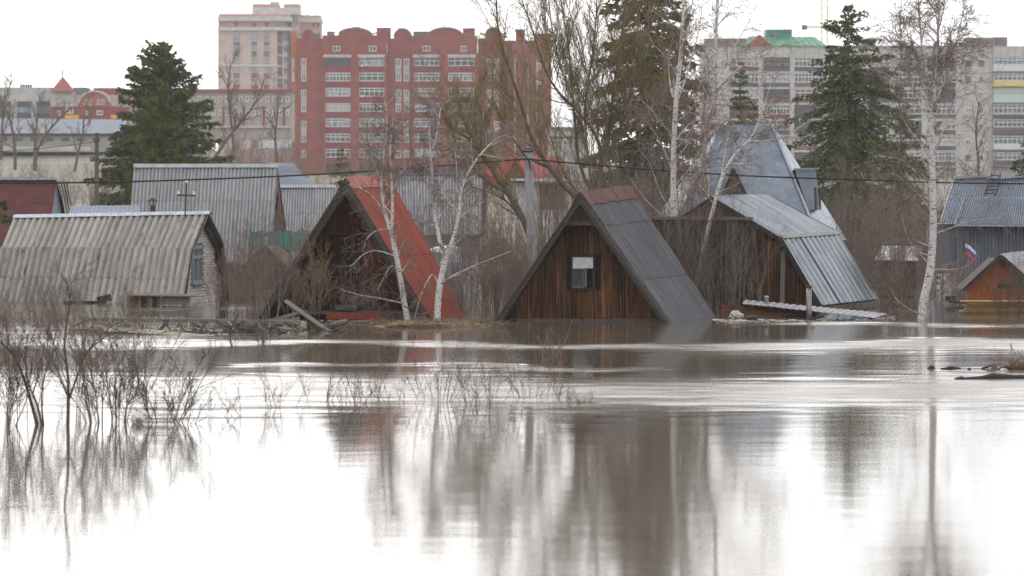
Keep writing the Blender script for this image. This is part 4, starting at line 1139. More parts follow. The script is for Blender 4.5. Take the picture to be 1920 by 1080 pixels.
def debris():
    R = random.Random(77)
    # drift raft under the birches
    o = lump('drift_raft', 800, 616, 100.5, 1.5, .9, .17, M_hay, 'mat of dead grass and straw floating below the birches', 'debris', 4, .3); o['kind'] = 'stuff'
    bb = MB()
    for i in range(900):
        x = R.gauss(800, 62); y = R.gauss(614, 5); a = P(x, y, R.uniform(99.2, 102)); a.z = max(a.z * .4 + R.uniform(0, .16), .01)
        d = Vector((R.gauss(0, 1), R.gauss(0, .6), R.gauss(0, .35))).normalized() * R.uniform(.08, .3)
        bb.bar(a, a + d, .008)
    o = bb.build('dead_grass', M_hay, None); tag(o, 'loose dead straw sticking out of the floating mat', 'grass', kind='stuff')
    Ls = [((642, 607, 102), (705, 600, 103), .05, 'thin grey branch trailing left from the straw mat', M_drift), ((838, 601, 101.5), (898, 610, 101), .07, 'pale bent branch on the right end of the straw mat', M_drift),
          ((846, 613, 100.5), (902, 617, 100.2), .05, 'dark branch low in the water right of the straw mat', M_dark), ((700, 622, 99.2), (792, 622.5, 99.1), .05, 'dark log edge fringing the straw mat', M_dark),
          ((600, 618, 100), (700, 620, 99.4), .04, 'long dark stick between wreck and straw mat', M_dark), ((900, 615, 100.5), (903, 603, 100.5), .03, 'short upright snag right of the straw mat', M_dark)]
    for a, b, r, lab, mt in Ls:
        m = MB(); A, B = P(*a), P(*b); mid = lerp(A, B, .5) + Vector((0, 0, R.uniform(-.04, .08))); m.tube([A, mid, B], [r * .7, r, r * .5], 6)
        tag(m.build('drift_branch', mt, None, True), lab, 'branch', 'drift branches round the straw mat')
    # litter line between the dark house and the steel pipe
    lump('plastic_bag', 1380, 592, 106.2, .19, .16, .14, M_foam, 'crumpled grey-white plastic bag floating right of the dark roof', 'bag', 11, .16, smooth=False)
    lump('floating_stump', 1411, 598, 105.2, .17, .14, .11, M_mud, 'dark rounded stump floating beside the plastic bag', 'stump', 12, .08)
    lump('yellow_bottle', 1361, 604, 103.7, .03, .03, .08, M_yel, 'small yellow plastic bottle in the litter line', 'bottle', 13, .05)
    spots = [(1342, 600, .11, 'grey foam scrap touching the corner of the dark roof'), (1352, 601, .12, 'white foam scrap left of the yellow bottle'), (1374, 602, .09, 'white foam scrap just right of the yellow bottle'),
             (1392, 601.5, .17, 'wide white foam slab below the plastic bag'), (1427, 600, .12, 'thin white foam strip right of the dark stump'), (1446, 601, .14, 'first white foam strip left of the steel pipe'),
             (1465, 602, .16, 'long white foam strip in the middle of the litter line'), (1487, 601, .15, 'speckled foam strip close to the left of the steel pipe'), (1503, 602, .1, 'small foam scrap touching the steel pipe')]
    for i, (x, y, s, lab) in enumerate(spots):
        lump('foam_scrap', x, y, DW(y) + .3, s, .12, .03, M_foam, lab, 'litter', 40 + i, .25, 'foam litter along the water line', smooth=False)
    o = plank('foam_board', P(1530, 600.5, 104.6), P(1559, 600, 104.6), .16, .06, M_yboard, None); tag(o, 'pale cream board floating right of the steel pipe', 'board')
    m = MB(); m.tube([P(1514, 602, 104.3), P(1538, 592, 105), P(1552, 589, 105.2)], [.02, .035, .02], 6); tag(m.build('drift_branch', M_dark, None, True), 'dark crooked branch behind the cream board', 'branch')
    # litter of small drift specks drawn out along the water's edge: nobody could count it
    m = MB()
    for i in range(260):
        x = R.choice([R.uniform(1340, 1560), R.uniform(1340, 1560), R.uniform(600, 900), R.uniform(1600, 1680)])
        y = R.gauss(602.5, 1.6) if x < 1600 else R.gauss(596, 2.5)
        if x > 1560 and x < 1600: continue
        p = P(x, y, DW(y)); s = R.uniform(.008, .03)
        m.box(p.x - s * 1.6, p.x + s * 1.6, p.y - s, p.y + s, -.01, R.uniform(.004, .014))
    tag(m.build('drift_litter', M_foam, None), 'fine pale drift litter strewn along the flooded house fronts', 'litter', kind='stuff')
    # right edge: driftwood
    L = [((1740, 691, 78.7), (1752, 690, 78.8), .05, 'tiny dark drift lump nearest the birch reflection', M_mud), ((1764, 692, 78.5), (1802, 690.5, 78.7), .035, 'low dark drift stick left of the brush pile', M_dark),
         ((1814, 693, 78.3), (1821, 693, 78.3), .03, 'small drift chip left of the orange plank', M_mud),
         ((1790, 711, 74.7), (1815, 710.5, 74.8), .04, 'short dark log tip leading the long muddy log', M_mud)]
    for a, b, r, lab, mt in L:
        m = MB(); A, B = P(*a), P(*b); m.tube([A, lerp(A, B, .5) + Vector((0, 0, .02)), B], [r * .5, r, r * .4], 7); tag(m.build('drift_chip', mt, None, True), lab, 'driftwood', 'driftwood near the right edge')
    m = MB(); pts = [P(1796, 711, 74.7), P(1840, 709.5, 74.8), P(1862, 707, 74.9), P(1900, 709, 74.8), P(1990, 709, 74.7)]; m.tube(pts, [.02, .05, .085, .07, .07], 8); tag(m.build('muddy_log', M_mud, None, True), 'long dark muddy log lying on the water at right edge', 'log')
    m = MB(); m.prism([P(1856, 693, 78.3), P(1872, 693, 78.3), P(1862, 683, 78.4)], (.05, .12, 0)); tag(m.build('orange_plank', M_rustw, None), 'orange-brown broken plank end in the brush pile at right', 'plank')
    m = MB(); m.tube([P(1840, 691, 78.5), P(1852, 687.5, 78.5), P(1862, 685, 78.4)], [.02, .03, .02], 6); tag(m.build('drift_branch', M_rustw, None, True), 'reddish branch leaning on the orange plank end', 'branch')
    m = MB(); m.bar(P(1868, 694, 78.2), P(1886, 687.5, 78.3), .05, .08); tag(m.build('slanting_plank', M_mud, None), 'dark slanting slat right of the orange plank end', 'plank')
    lump('foam_scrap', 1882, 694, 78, .09, .07, .035, M_foam, 'white foam scrap beside the brush pile at right edge', 'litter', 91, .2, smooth=False)
    o = lump('brush_pile', 1925, 690, 78.6, .55, .3, .11, M_rustw, 'brown brush pile cut by right edge', 'brush pile', 92, .25); o['kind'] = 'stuff'
    m = MB()
    for i in range(140):
        a = P(R.uniform(1890, 1960), R.uniform(683, 694), 78.5 + R.uniform(-.2, .2)); d = Vector((R.gauss(-.2, 1), R.gauss(0, .6), abs(R.gauss(.2, .5)))).normalized() * R.uniform(.15, .55); m.bar(a, a + d, .009)
    tag(m.build('brush_twigs', M_twigr, None), 'loose twigs bristling from the brush pile', 'twigs', kind='stuff')
    # board stack before the brown garden house
    rows = 7
    names = ['lowest', 'second lowest', 'third from the bottom', 'middle', 'third from the top', 'second from the top', 'topmost']
    for j in range(rows):
        z = .02 + j * .055; x0 = 1806 + R.uniform(-8, 8) + (6 if j == 0 else 0)
        a = P(x0, 0, 109.6 - .02 * j); b = P(1985 + R.uniform(-8, 8), 0, 109.4 - .02 * j); a.z = b.z = z
        o = plank('stacked_board', a, b, .5 + R.uniform(-.06, .06), .04, M_newboard, None); tag(o, names[j] + ' board of the stack before the brown garden house', 'board', 'stack of boards by the garden house')
    o = plank('dark_beam', P(1772, 560, 117.5), P(1818, 559, 117.5), .3, .16, M_mud, None); tag(o, 'dark beam floating left of the brown garden house', 'beam')
    o = plank('grey_beam', P(1780, 566, 111), P(1850, 569, 110.5), .1, .05, M_dark, None); tag(o, 'thin grey beam end poking left from the board stack', 'beam')
    # litter at the slate house
    tag(plank('dark_board', P(120, 567, 118.3), P(200, 566, 118.3), .06, .07, M_dark, None), 'dark board lying at the foot of the slate roof', 'board')
    tag(plank('broken_box', P(183, 563, 117.9), P(208, 557, 117.9), .1, .2, M_dark, None), 'broken dark box end left of the porch platform', 'box')
    lump('teal_bag', 84, 563, 118.7, .1, .08, .07, M_teal, 'small teal bag at the foot of the slate roof', 'bag', 55, .2)
    lump('white_heap', 505, 482, 155, 1.3, 1.3, .12, M_foam, 'white heap behind the sunken outbuilding', 'heap', 56, .2)
    # silvery tarpaulin behind the red house
    lump('tarpaulin', 848, 500, 122, .38, .3, .62, M_capz, 'crumpled pale blue tarpaulin behind the second birch', 'tarpaulin', 57, .12, smooth=False)
    lump('tarpaulin', 838, 470, 126, .55, .4, .16, M_capw, 'flat white tarpaulin heap above the crumpled blue one', 'tarpaulin', 58, .15, smooth=False)
debris()

def ball():
    t = thing('ball', 'white ball with a blue round mark floating by the shrubs', 'ball', P(258, 797, 61.3))
    c = P(258, 786, 61.3); r = .112
    V = []; Fc = []; n, rg = 24, 14
    for j in range(rg + 1):
        ph = math.pi * j / rg
        for i in range(n):
            th = 2 * math.pi * i / n; V.append(c + Vector((r * math.sin(ph) * math.cos(th), r * math.sin(ph) * math.sin(th), r * math.cos(ph))))
    for j in range(rg):
        for i in range(n): Fc.append((j * n + i, (j + 1) * n + i, (j + 1) * n + (i + 1) % n, j * n + (i + 1) % n))
    mobj('shell', V, Fc, M_ball, t, True)
    def cap_ring(ax, a0, a1, mat, name):
        ax = Vector(ax).normalized(); u = ax.cross(Vector((0, 0, 1))).normalized(); w = u.cross(ax); V = []; k = 18
        for a in (a0, a1):
            for i in range(k):
                th = 2 * math.pi * i / k; V.append(c + (ax * math.cos(a) + (u * math.cos(th) + w * math.sin(th)) * math.sin(a)) * (r * 1.012))
        mobj(name, V, [(i, (i + 1) % k, k + (i + 1) % k, k + i) for i in range(k)], mat, t, True)
    cap_ring((.25, -1, -.12), .24, .40, M_bmark, 'ring_mark'); cap_ring((.25, -1, -.12), .01, .14, M_bmark, 'dot_mark'); cap_ring((.95, -.6, -.45), .05, .22, M_omark, 'side_mark')
ball()

# ------------------------------------------------------------------ the town behind
M_glassd = material('dim_balcony_glass', S((70, 76, 84)), S((120, 120, 118)), (1.6, 1.6, .4), 1.6, .5, .56, .15, spec=.5, rnd=.2)
M_glassl = material('light_balcony_glass', S((168, 180, 186)), S((104, 116, 124)), (1.2, 1.2, .4), 1.6, .48, .54, .15, spec=.5, rnd=.15)
def balcony(parent, x0, x1, yg, yp, yb, D, R, pmat, fmat=None, gmat=None, n=6, dep=1.0, dark=False):
    m = MB(); m.pbox(x0, x1, yp, yb, D, dep); b = m.build('balcony', pmat, parent)
    if dark:
        m = MB(); m.pbox(x0 + 1, x1 - 1, yg + 1, yp, D + dep * .9, .05); m.build('opening', M_glass, b)
        return b
    q = pquad(x0 + .4, x1 - .4, yg, yp, D + .05)
    m = MB(); h = .16
    for k in range(n + 1):
        u = k / n; m.bar(quad_at(q, u, 0), quad_at(q, u, 1), h, .12)
    for v in (.03, .62, .97): m.bar(quad_at(q, 0, v) + Vector((0, -.03, 0)), quad_at(q, 1, v) + Vector((0, -.03, 0)), h, .12)
    m.build('glazing', fmat or M_white, b)
    m = MB(); m.pbox(x0 + .5, x1 - .5, yg, yp, D + .2, .05); m.build('pane', gmat or M_glassb, b)
    return b

def red_block():
    R = random.Random(41); D = 750.0
    t = thing('apartment_block', 'long red brick apartment block with arched gables and glazed balconies', 'building', (P(790, 0, D).x, D, 3))
    m = MB()
    m.pbox(556, 942, 100, 345, D + 2.2, 14); m.build('wall', M_rbrick, t)
    m = MB(); m.pbox(605, 725, 66, 104, D, 2.15)
    for a, b in ((605, 610.5), (657, 673.5), (720.5, 726)): m.pbox(a, b, 104, 345, D, 2.15)
    m.build('bay_wall', M_rbrick, t)
    m = MB(); m.pbox(774, 895, 68, 104, D, 2.15)
    for a, b in ((774, 777), (824, 840), (889.5, 896)): m.pbox(a, b, 104, 345, D, 2.15)
    m.build('bay_wall', M_rbrick, t)
    m = MB(); m.pbox(556, 605, 72, 345, D + .8, 2); m.build('end_wall', M_rbrick, t)
    m = MB(); m.pbox(545, 556, 58, 345, D + 1.8, 3); m.build('corner_pier', M_rbrick2, t)
    m = MB(); m.pbox(726, 774, 72, 345, D + 1.2, 2); m.pbox(896, 942, 72, 345, D + 1.2, 2); m.build('recess_wall', M_rbrick, t)
    m = MB(); m.pbox(942, 1034, 76, 345, D + 3.2, 12); m.build('wing_wall', M_rbrick, t)
    def arch(x0, x1, yb, yt, dd):
        pts = [P(x0, yb, D + dd)] + [P((x0 + x1) / 2 - (x1 - x0) / 2 * math.cos(math.pi * k / 14), yb - (yb - yt) * math.sin(math.pi * k / 14), D + dd) for k in range(1, 14)] + [P(x1, yb, D + dd)]
        m = MB(); m.prism(pts, (0, 2.0, 0)); a = m.build('arched_gable', M_rbrick, t)
        m = MB()
        for k in range(1, 14):
            p, q = pts[k] + Vector((0, .9, .12)), pts[k + 1] + Vector((0, .9, .12)); m.bar(p, q, .3, 2.2, up=(0, 0, 1))
        m.build('coping', M_rgrey, a)
    arch(634, 697, 66.5, 54, .02); arch(803, 868, 68.5, 53, .02); arch(738, 772, 72.5, 55, 1.22); arch(909, 941, 72.5, 53, 1.22); arch(566, 590, 72.5, 57, .82)
    for a, b, y in ((706, 732, 53), (775, 806, 60), (868, 890, 54), (1003, 1034, 64), (967, 984, 56), (613, 626, 60)):
        m = MB(); m.pbox(a, b, y, 80, D + 4.2, 3); o = m.build('roof_turret', M_rbrick if y != 60 else M_rgrey, t)
        m = MB(); m.pbox(a - .8, b + .8, y - 1.2, y + .4, D + 4.0, 3.4); m.build('turret_cap', M_rgrey, o)
    for x in (588,): m = MB(); m.pbox(572, 600, 62, 73, D + 5, 2); m.build('roof_box', M_blueroof, t)
    for x, y in ((668, 50), (748, 52), (833, 46), (810, 50)):
        m = MB(); m.bar(P(x, 64, D + 8), P(x, y, D + 8), .1); m.bar(P(x - 8, y + 1, D + 8), P(x + 8, y + 1, D + 8), .12); m.build('aerial', M_dark, t)
    # lintels over the balcony stacks
    for a, b in ((606, 659), (671, 722), (774, 824), (839, 892)):
        m = MB(); m.pbox(a, b, 102.3, 107.6, D - .25, .5); m.build('lintel', M_offw, t)
    stacks = ((610.5, 657), (673.5, 720.5), (777, 824), (840, 889.5))
    for si, (a, b) in enumerate(stacks):
        for f in range(7):
            y = 108 + f * 28.6
            open_ = (si == 0 and f == 0)
            balcony(t, a + .2, b - .2, y, y + 15.4, y + 28.4, D + .35, R, M_parap, M_white, R.choice([M_glassb, M_glassb, M_glass, M_curt, M_glassd, M_glassl]), R.choice([4, 5, 6, 7]), 1.2, open_)
            if R.random() < .12:
                m = MB(); m.pbox(a + 3, a + 7, y + 13, y + 17, D - .1, .4); m.build('air_unit', M_white, t)
    # small attic windows
    for a, b in ((624, 638), (692, 706), (792, 806.5), (864, 876)):
        window_unit(t, pquad(a, b, 86, 96, D - .05), 2, 1, M_white, M_glass, .14, .1)
    # tall slim stair windows in stacked pairs
    for cols, dd in (((564.8, 574.2), .75), ((742, 752), 1.15), ((757, 767.5), 1.15), ((912, 921), 1.15), ((926.5, 935.8), 1.15), ((547.5, 552), 1.75)):
        a, b = cols
        for y0, y1 in ((110, 152.5), (168.5, 210), (227, 267), (282, 296)):
            f = window_unit(t, pquad(a, b, y0, y1, D + dd), 2, 1, M_white, M_glassb, .14, .12, split=(.33, .66) if y1 - y0 > 20 else None)
            if y1 - y0 > 20:
                m = MB(); m.pbox(a + .8, b - .8, lerp(y0, y1, .34), lerp(y0, y1, .66), D + dd - .06, .03); m.build('spandrel', M_offw, f)
    for x in (965.5, 990, 1007):
        m = MB(); m.pbox(x - 1.2, x + 1.2, 110, 300, D + 2.9, .25); m.build('drain_pipe', M_offw, t)
    for y in (118, 147, 176, 205, 234):
        window_unit(t, pquad(1006, 1014, y, y + 12, D + 3.1), 2, 1, M_white, M_glass, .14, .1)
red_block()

def pink_tower():
    D = 1100.0
    t = thing('tower_block', 'pale pink high-rise with cream cornice bands behind the brick block', 'building', (P(500, 0, D).x, D, 5))
    m = MB(); m.pbox(409, 519, 57, 330, D, 20); m.build('wall', M_pink, t)
    m = MB(); m.prism([P(519, 330, D), P(519, 40, D), P(543, 40, D + 9), P(543, 330, D + 9)], (0, 10, 0)); m.build('side_wall', M_pink, t)
    m = MB(); m.pbox(409.5, 519, 39, 51, D + .1, 19); m.build('upper_band', M_pinkd, t)
    m = MB(); m.pbox(410.5, 543, 26, 31.5, D + .4, 18); m.build('parapet', M_pinkd, t)
    for y0, y1, o in ((31, 39.2, 1.2), (51, 57, .8)):
        m = MB(); m.pbox(408, 545, y0, y1, D - o, 16); m.build('cornice', M_offw, t)
    m = MB(); m.pbox(408.5, 519.5, 120, 125, D - .4, 4); m.build('string_course', M_offw, t)
    m = MB(); m.pbox(473, 561, 14, 27, D + 6, 12); m.build('penthouse', M_offw, t)
    m = MB(); m.pbox(473.5, 522, 7.5, 14, D + 6.5, 10); m.pbox(532, 561, 7.5, 14, D + 6.5, 10); m.build('penthouse_parapet', M_pinkd, t)
    m = MB(); m.pbox(507, 522, 3, 9, D + 8, 6); m.build('lift_house', M_offw, t)
    m = MB(); m.pbox(545, 561, 22, 330, D + 7, 12); m.build('stair_core', M_pink, t)
    for x in (546.5, 552, 557.5):
        m = MB(); m.pbox(x - 1, x + 1, 24, 48, D + 6.9, .2); m.build('slit_window', M_glass, t)
    m = MB(); m.pbox(560, 601, 42, 330, D + 11, 10); m.build('rear_wing', M_pinkd, t)
    m = MB(); m.pbox(559, 602, 34, 42, D + 10, 12); m.build('rear_cornice', M_offw, t)
    m = MB(); m.pbox(560, 582, 28, 34, D + 11, 10); m.pbox(585, 600, 28.5, 34, D + 11, 10); m.build('rear_parapet', M_pinkd, t)
    for a, b in ((438, 449), (471.5, 481.5), (495, 505)):
        m = MB(); m.pbox(a, b, 59, 119.5, D - .1, .3); m.pbox(a, b, 126, 300, D - .1, .3); m.build('window_strip', M_pinkb, t)
        for y0, y1 in ((60, 78), (86, 95.5), (107, 118), (127, 137), (147, 158), (168, 178), (188, 199)):
            window_unit(t, pquad(a + .8, b - .8, y0, y1, D - .3), 2, 1, M_offw, M_glassb, .2, .15)
    for x in (440, 474, 497):
        window_unit(t, pquad(x, x + 5.5, 42, 49, D - .1), 1, 1, M_pinkb, M_glass, .2, .1)
    for x in (586, 595):
        window_unit(t, pquad(x, x + 3.5, 43, 51, D + 10.8), 1, 1, M_pinkb, M_glass, .2, .1)
    for k, (y0, y1) in enumerate(((58, 78), (84, 98), (105, 118), (126, 140), (147, 160))):
        q = [P(531.5, y1, D + 4.5), P(541.5, y1, D + 8.2), P(541.5, y0, D + 8.2), P(531.5, y0, D + 4.5)]
        window_unit(t, q, 2, 1, M_offw, M_glassb, .2, .15)
        q = [P(520, y1 + 4, D + .3), P(529.5, y1 + 4, D + 3.8), P(529.5, y0, D + 3.8), P(520, y0, D + .3)]
        window_unit(t, q, 1, 2, M_pinkb, M_glass, .3, .15)
pink_tower()

def panel_block():
    R = random.Random(51); D = 720.0
    t = thing('panel_block', 'long beige concrete panel apartment block with dark balconies and green attic', 'building', (P(1600, 0, D).x, D, 3))
    m = MB(); m.pbox(1318, 1862, 88, 335, D + 1.6, 13); m.build('wall', M_beige, t)
    # attic storey of separate facing panels
    x = 1318
    while x < 1861:
        w = min(27.2, 1862 - x); m = MB(); m.pbox(x + .3, x + w - .3, 87, 107.5, D + .1 - .04 * R.random(), 1.6); m.build('facing_panel', M_beige, t); x += w
    m = MB(); m.pbox(1316, 1864, 85.8, 87.2, D - .2, 14); m.build('parapet_cap', M_rgrey, t)
    bays = [(1368, 1422), (1431.5, 1481), (1489.5, 1543), (1551, 1602), (1610, 1622), (1630, 1668), (1678, 1728), (1739, 1792)]
    edge = 1318
    for a, b in bays + [(1862, 1862)]:
        if a - edge > 1.5:
            y = 107.8; n = 0
            while y < 330 and edge < 1862:
                m = MB(); m.pbox(edge + .2, a - .2, y, min(y + 29.2, 335), D + .05 - .06 * R.random(), 1.6); m.build('facing_panel', M_beige, t); y += 29.6
        edge = b
    for a, b in bays:
        for f in range(7):
            y = 108 + f * 29.6
            if b - a < 20:
                m = MB(); m.pbox(a, b, y, y + 29, D + .1, 1.5); m.build('facing_panel', M_beige, t); continue
            fm = R.choice([M_white, M_white, M_white, M_dark])
            balcony(t, a + .2, b - .2, y, y + 17, y + 25.5, D + .2, R, R.choice([M_bdark, M_bdark, M_bdark, M_parap if R.random() < .15 else M_bdark, M_pinkb]), fm, R.choice([M_glassb, M_glass, M_curt, M_glassb, M_glassd, M_glassl]), R.choice([4, 5, 6, 7, 8]), 1.3, R.random() < .06)
            m = MB(); m.pbox(a + .2, b - .2, y + 25.6, y + 29.4, D + .05, 1.5); m.build('slab_edge', M_beige, t)
    for x0 in (1810, 1834.5, 1332, 1350):
        for f in range(7):
            y = 113 + f * 29.6
            window_unit(t, pquad(x0, x0 + 10.5, y, y + 11.5, D - .08), 2, 1, M_white if R.random() < .7 else M_pinkb, M_glassb if R.random() < .6 else M_glass, .16, .12)
    # roof: green attic with brick dormer, lift houses, vents
    m = MB(); a = [P(1390, 86.5, D + 1), P(1552, 86.5, D + 1), P(1528, 69, D + 6), P(1404, 69, D + 6)]
    m.prism(a, (0, 6, 0)); g = m.build('green_attic', M_greenr, t)
    for k in range(1, 12):
        m = MB(); m.bar(lerp(a[0], a[1], k / 12) + Vector((0, -.06, .05)), lerp(a[3], a[2], k / 12) + Vector((0, -.06, .05)), .12); m.build('seam', M_greenr, g)
    m = MB(); m.prism([P(1400, 86.5, D + .4), P(1450, 86.5, D + .4), P(1424, 64.5, D + .4)], (0, 4, 0)); m.build('brick_dormer', M_redg, t)
    m = MB(); m.pbox(1437, 1485, 56, 70, D + 6, 6); b = m.build('teal_lift_house', M_tealr, t)
    m = MB(); m.pbox(1436.5, 1485.5, 55.2, 57, D + 5.8, 6.5); m.build('lift_house_roof', M_greenr, b)
    for x0, x1, y in ((1322, 1400, 72), (1624, 1642, 71.5), (1616, 1632, 76), (1811, 1862, 70.5), (1862, 1889, 69.5)):
        m = MB(); m.pbox(x0, x1, y, 86, D + 4, 5); o = m.build('lift_house', M_rgrey, t)
        for k in range(1, 4):
            xx = lerp(x0, x1, k / 4); m = MB(); m.pbox(xx - .5, xx + .5, y + .5, 86, D + 3.92, .1); m.build('panel_joint', M_bdark, o)
    for x0, x1 in ((1691, 1700), (1799, 1807), (1752, 1760)):
        m = MB(); m.pbox(x0, x1, 78.5, 87, D + 5, 1.5); m.build('vent_stack', M_rgrey, t)
    t2 = thing('balcony_block', 'end section of flats with pale blue, yellow and mint balcony bands', 'building', (P(1900, 0, D).x, D, 3))
    D2 = D - 1.0
    m = MB(); m.pbox(1862.6, 1990, 106, 335, D2 + 1.5, 13); m.build('wall', M_beige, t2)
    for k in range(9):
        m = MB(); m.pbox(1862.6 + k * 14 + .25, 1862.6 + (k + 1) * 14 - .25, 86.5, 105.5, D2 + .4, 1.5); m.build('facing_panel', M_beige, t2)
    rows = [(107, 121, 133, M_white, M_lblue), (138, 151, 161.5, M_yellow, M_glassb), (166, 180, 192, M_mint, M_mint), (196, 213, 214, M_white, M_glassb), (224, 238, 243, M_pinkb, M_glass), (255, 270, 280, M_white, M_glassb), (286, 300, 309, M_bdark, M_glassb)]
    for (yg, yp, yb, pm, gm) in rows:
        for i in range(2):
            a = 1863 + i * 62
            b = balcony(t2, a, a + 61.5, yg, yp, yb, D2 + .2, R, pm, M_white, gm, 7, 1.2)
        m = MB(); m.pbox(1862.6, 1988, yb + .4, yb + 3.4, D2, 1.5); m.build('slab_edge', M_rgrey, t2)
    for y0, y1 in ((215.5, 221.5), (243.8, 252)):
        m = MB(); m.pbox(1862.8, 1988, y0, y1, D2 - .1, .6); m.build('dark_band', M_bdark, t2)
panel_block()

def crane():
    D = 930.0
    t = thing('tower_crane', 'pale yellow lattice tower crane above the green roofed block', 'crane', (P(1546, 0, D).x, D, 5))
    def lattice(a, b, w, n, name):
        m = MB(); a, b = Vector(a), Vector(b); d = (b - a).normalized(); up = Vector((0, 1, 0)); s = d.cross(up).normalized() * w / 2; u = up * w / 2
        cs = [s + u, s - u, -s - u, -s + u]
        for c in cs: m.bar(a + c, b + c, .16)
        for k in range(n):
            p, q = lerp(a, b, k / n), lerp(a, b, (k + 1) / n)
            for i in range(4):
                m.bar(p + cs[i], q + cs[(i + 1) % 4], .09); m.bar(q + cs[i], q + cs[(i + 1) % 4], .09)
        m.build(name, M_crane, t)
    lattice(P(1546, 330, D), P(1546, -60, D), 1.4, 26, 'mast')
    lattice(P(1506, 51, D - 1), P(1565, 51, D - 1), .5, 12, 'counter_jib')
    m = MB(); p = P(1508, 51, D - 1); m.box(p.x - .6, p.x + .6, D - 1.8, D - .2, p.z - .6, p.z + .5); m.build('counterweight', M_bdark, t)
    lattice(P(1546, -20, D), P(1640, -40, D), .8, 14, 'jib')
    m = MB(); m.tube([P(1546, -60, D), P(1556, 52, D)], .05, 4); m.tube([P(1546, -60, D), P(1512, 50, D - 1)], .05, 4); m.build('stay_cable', M_crane, t)
crane()

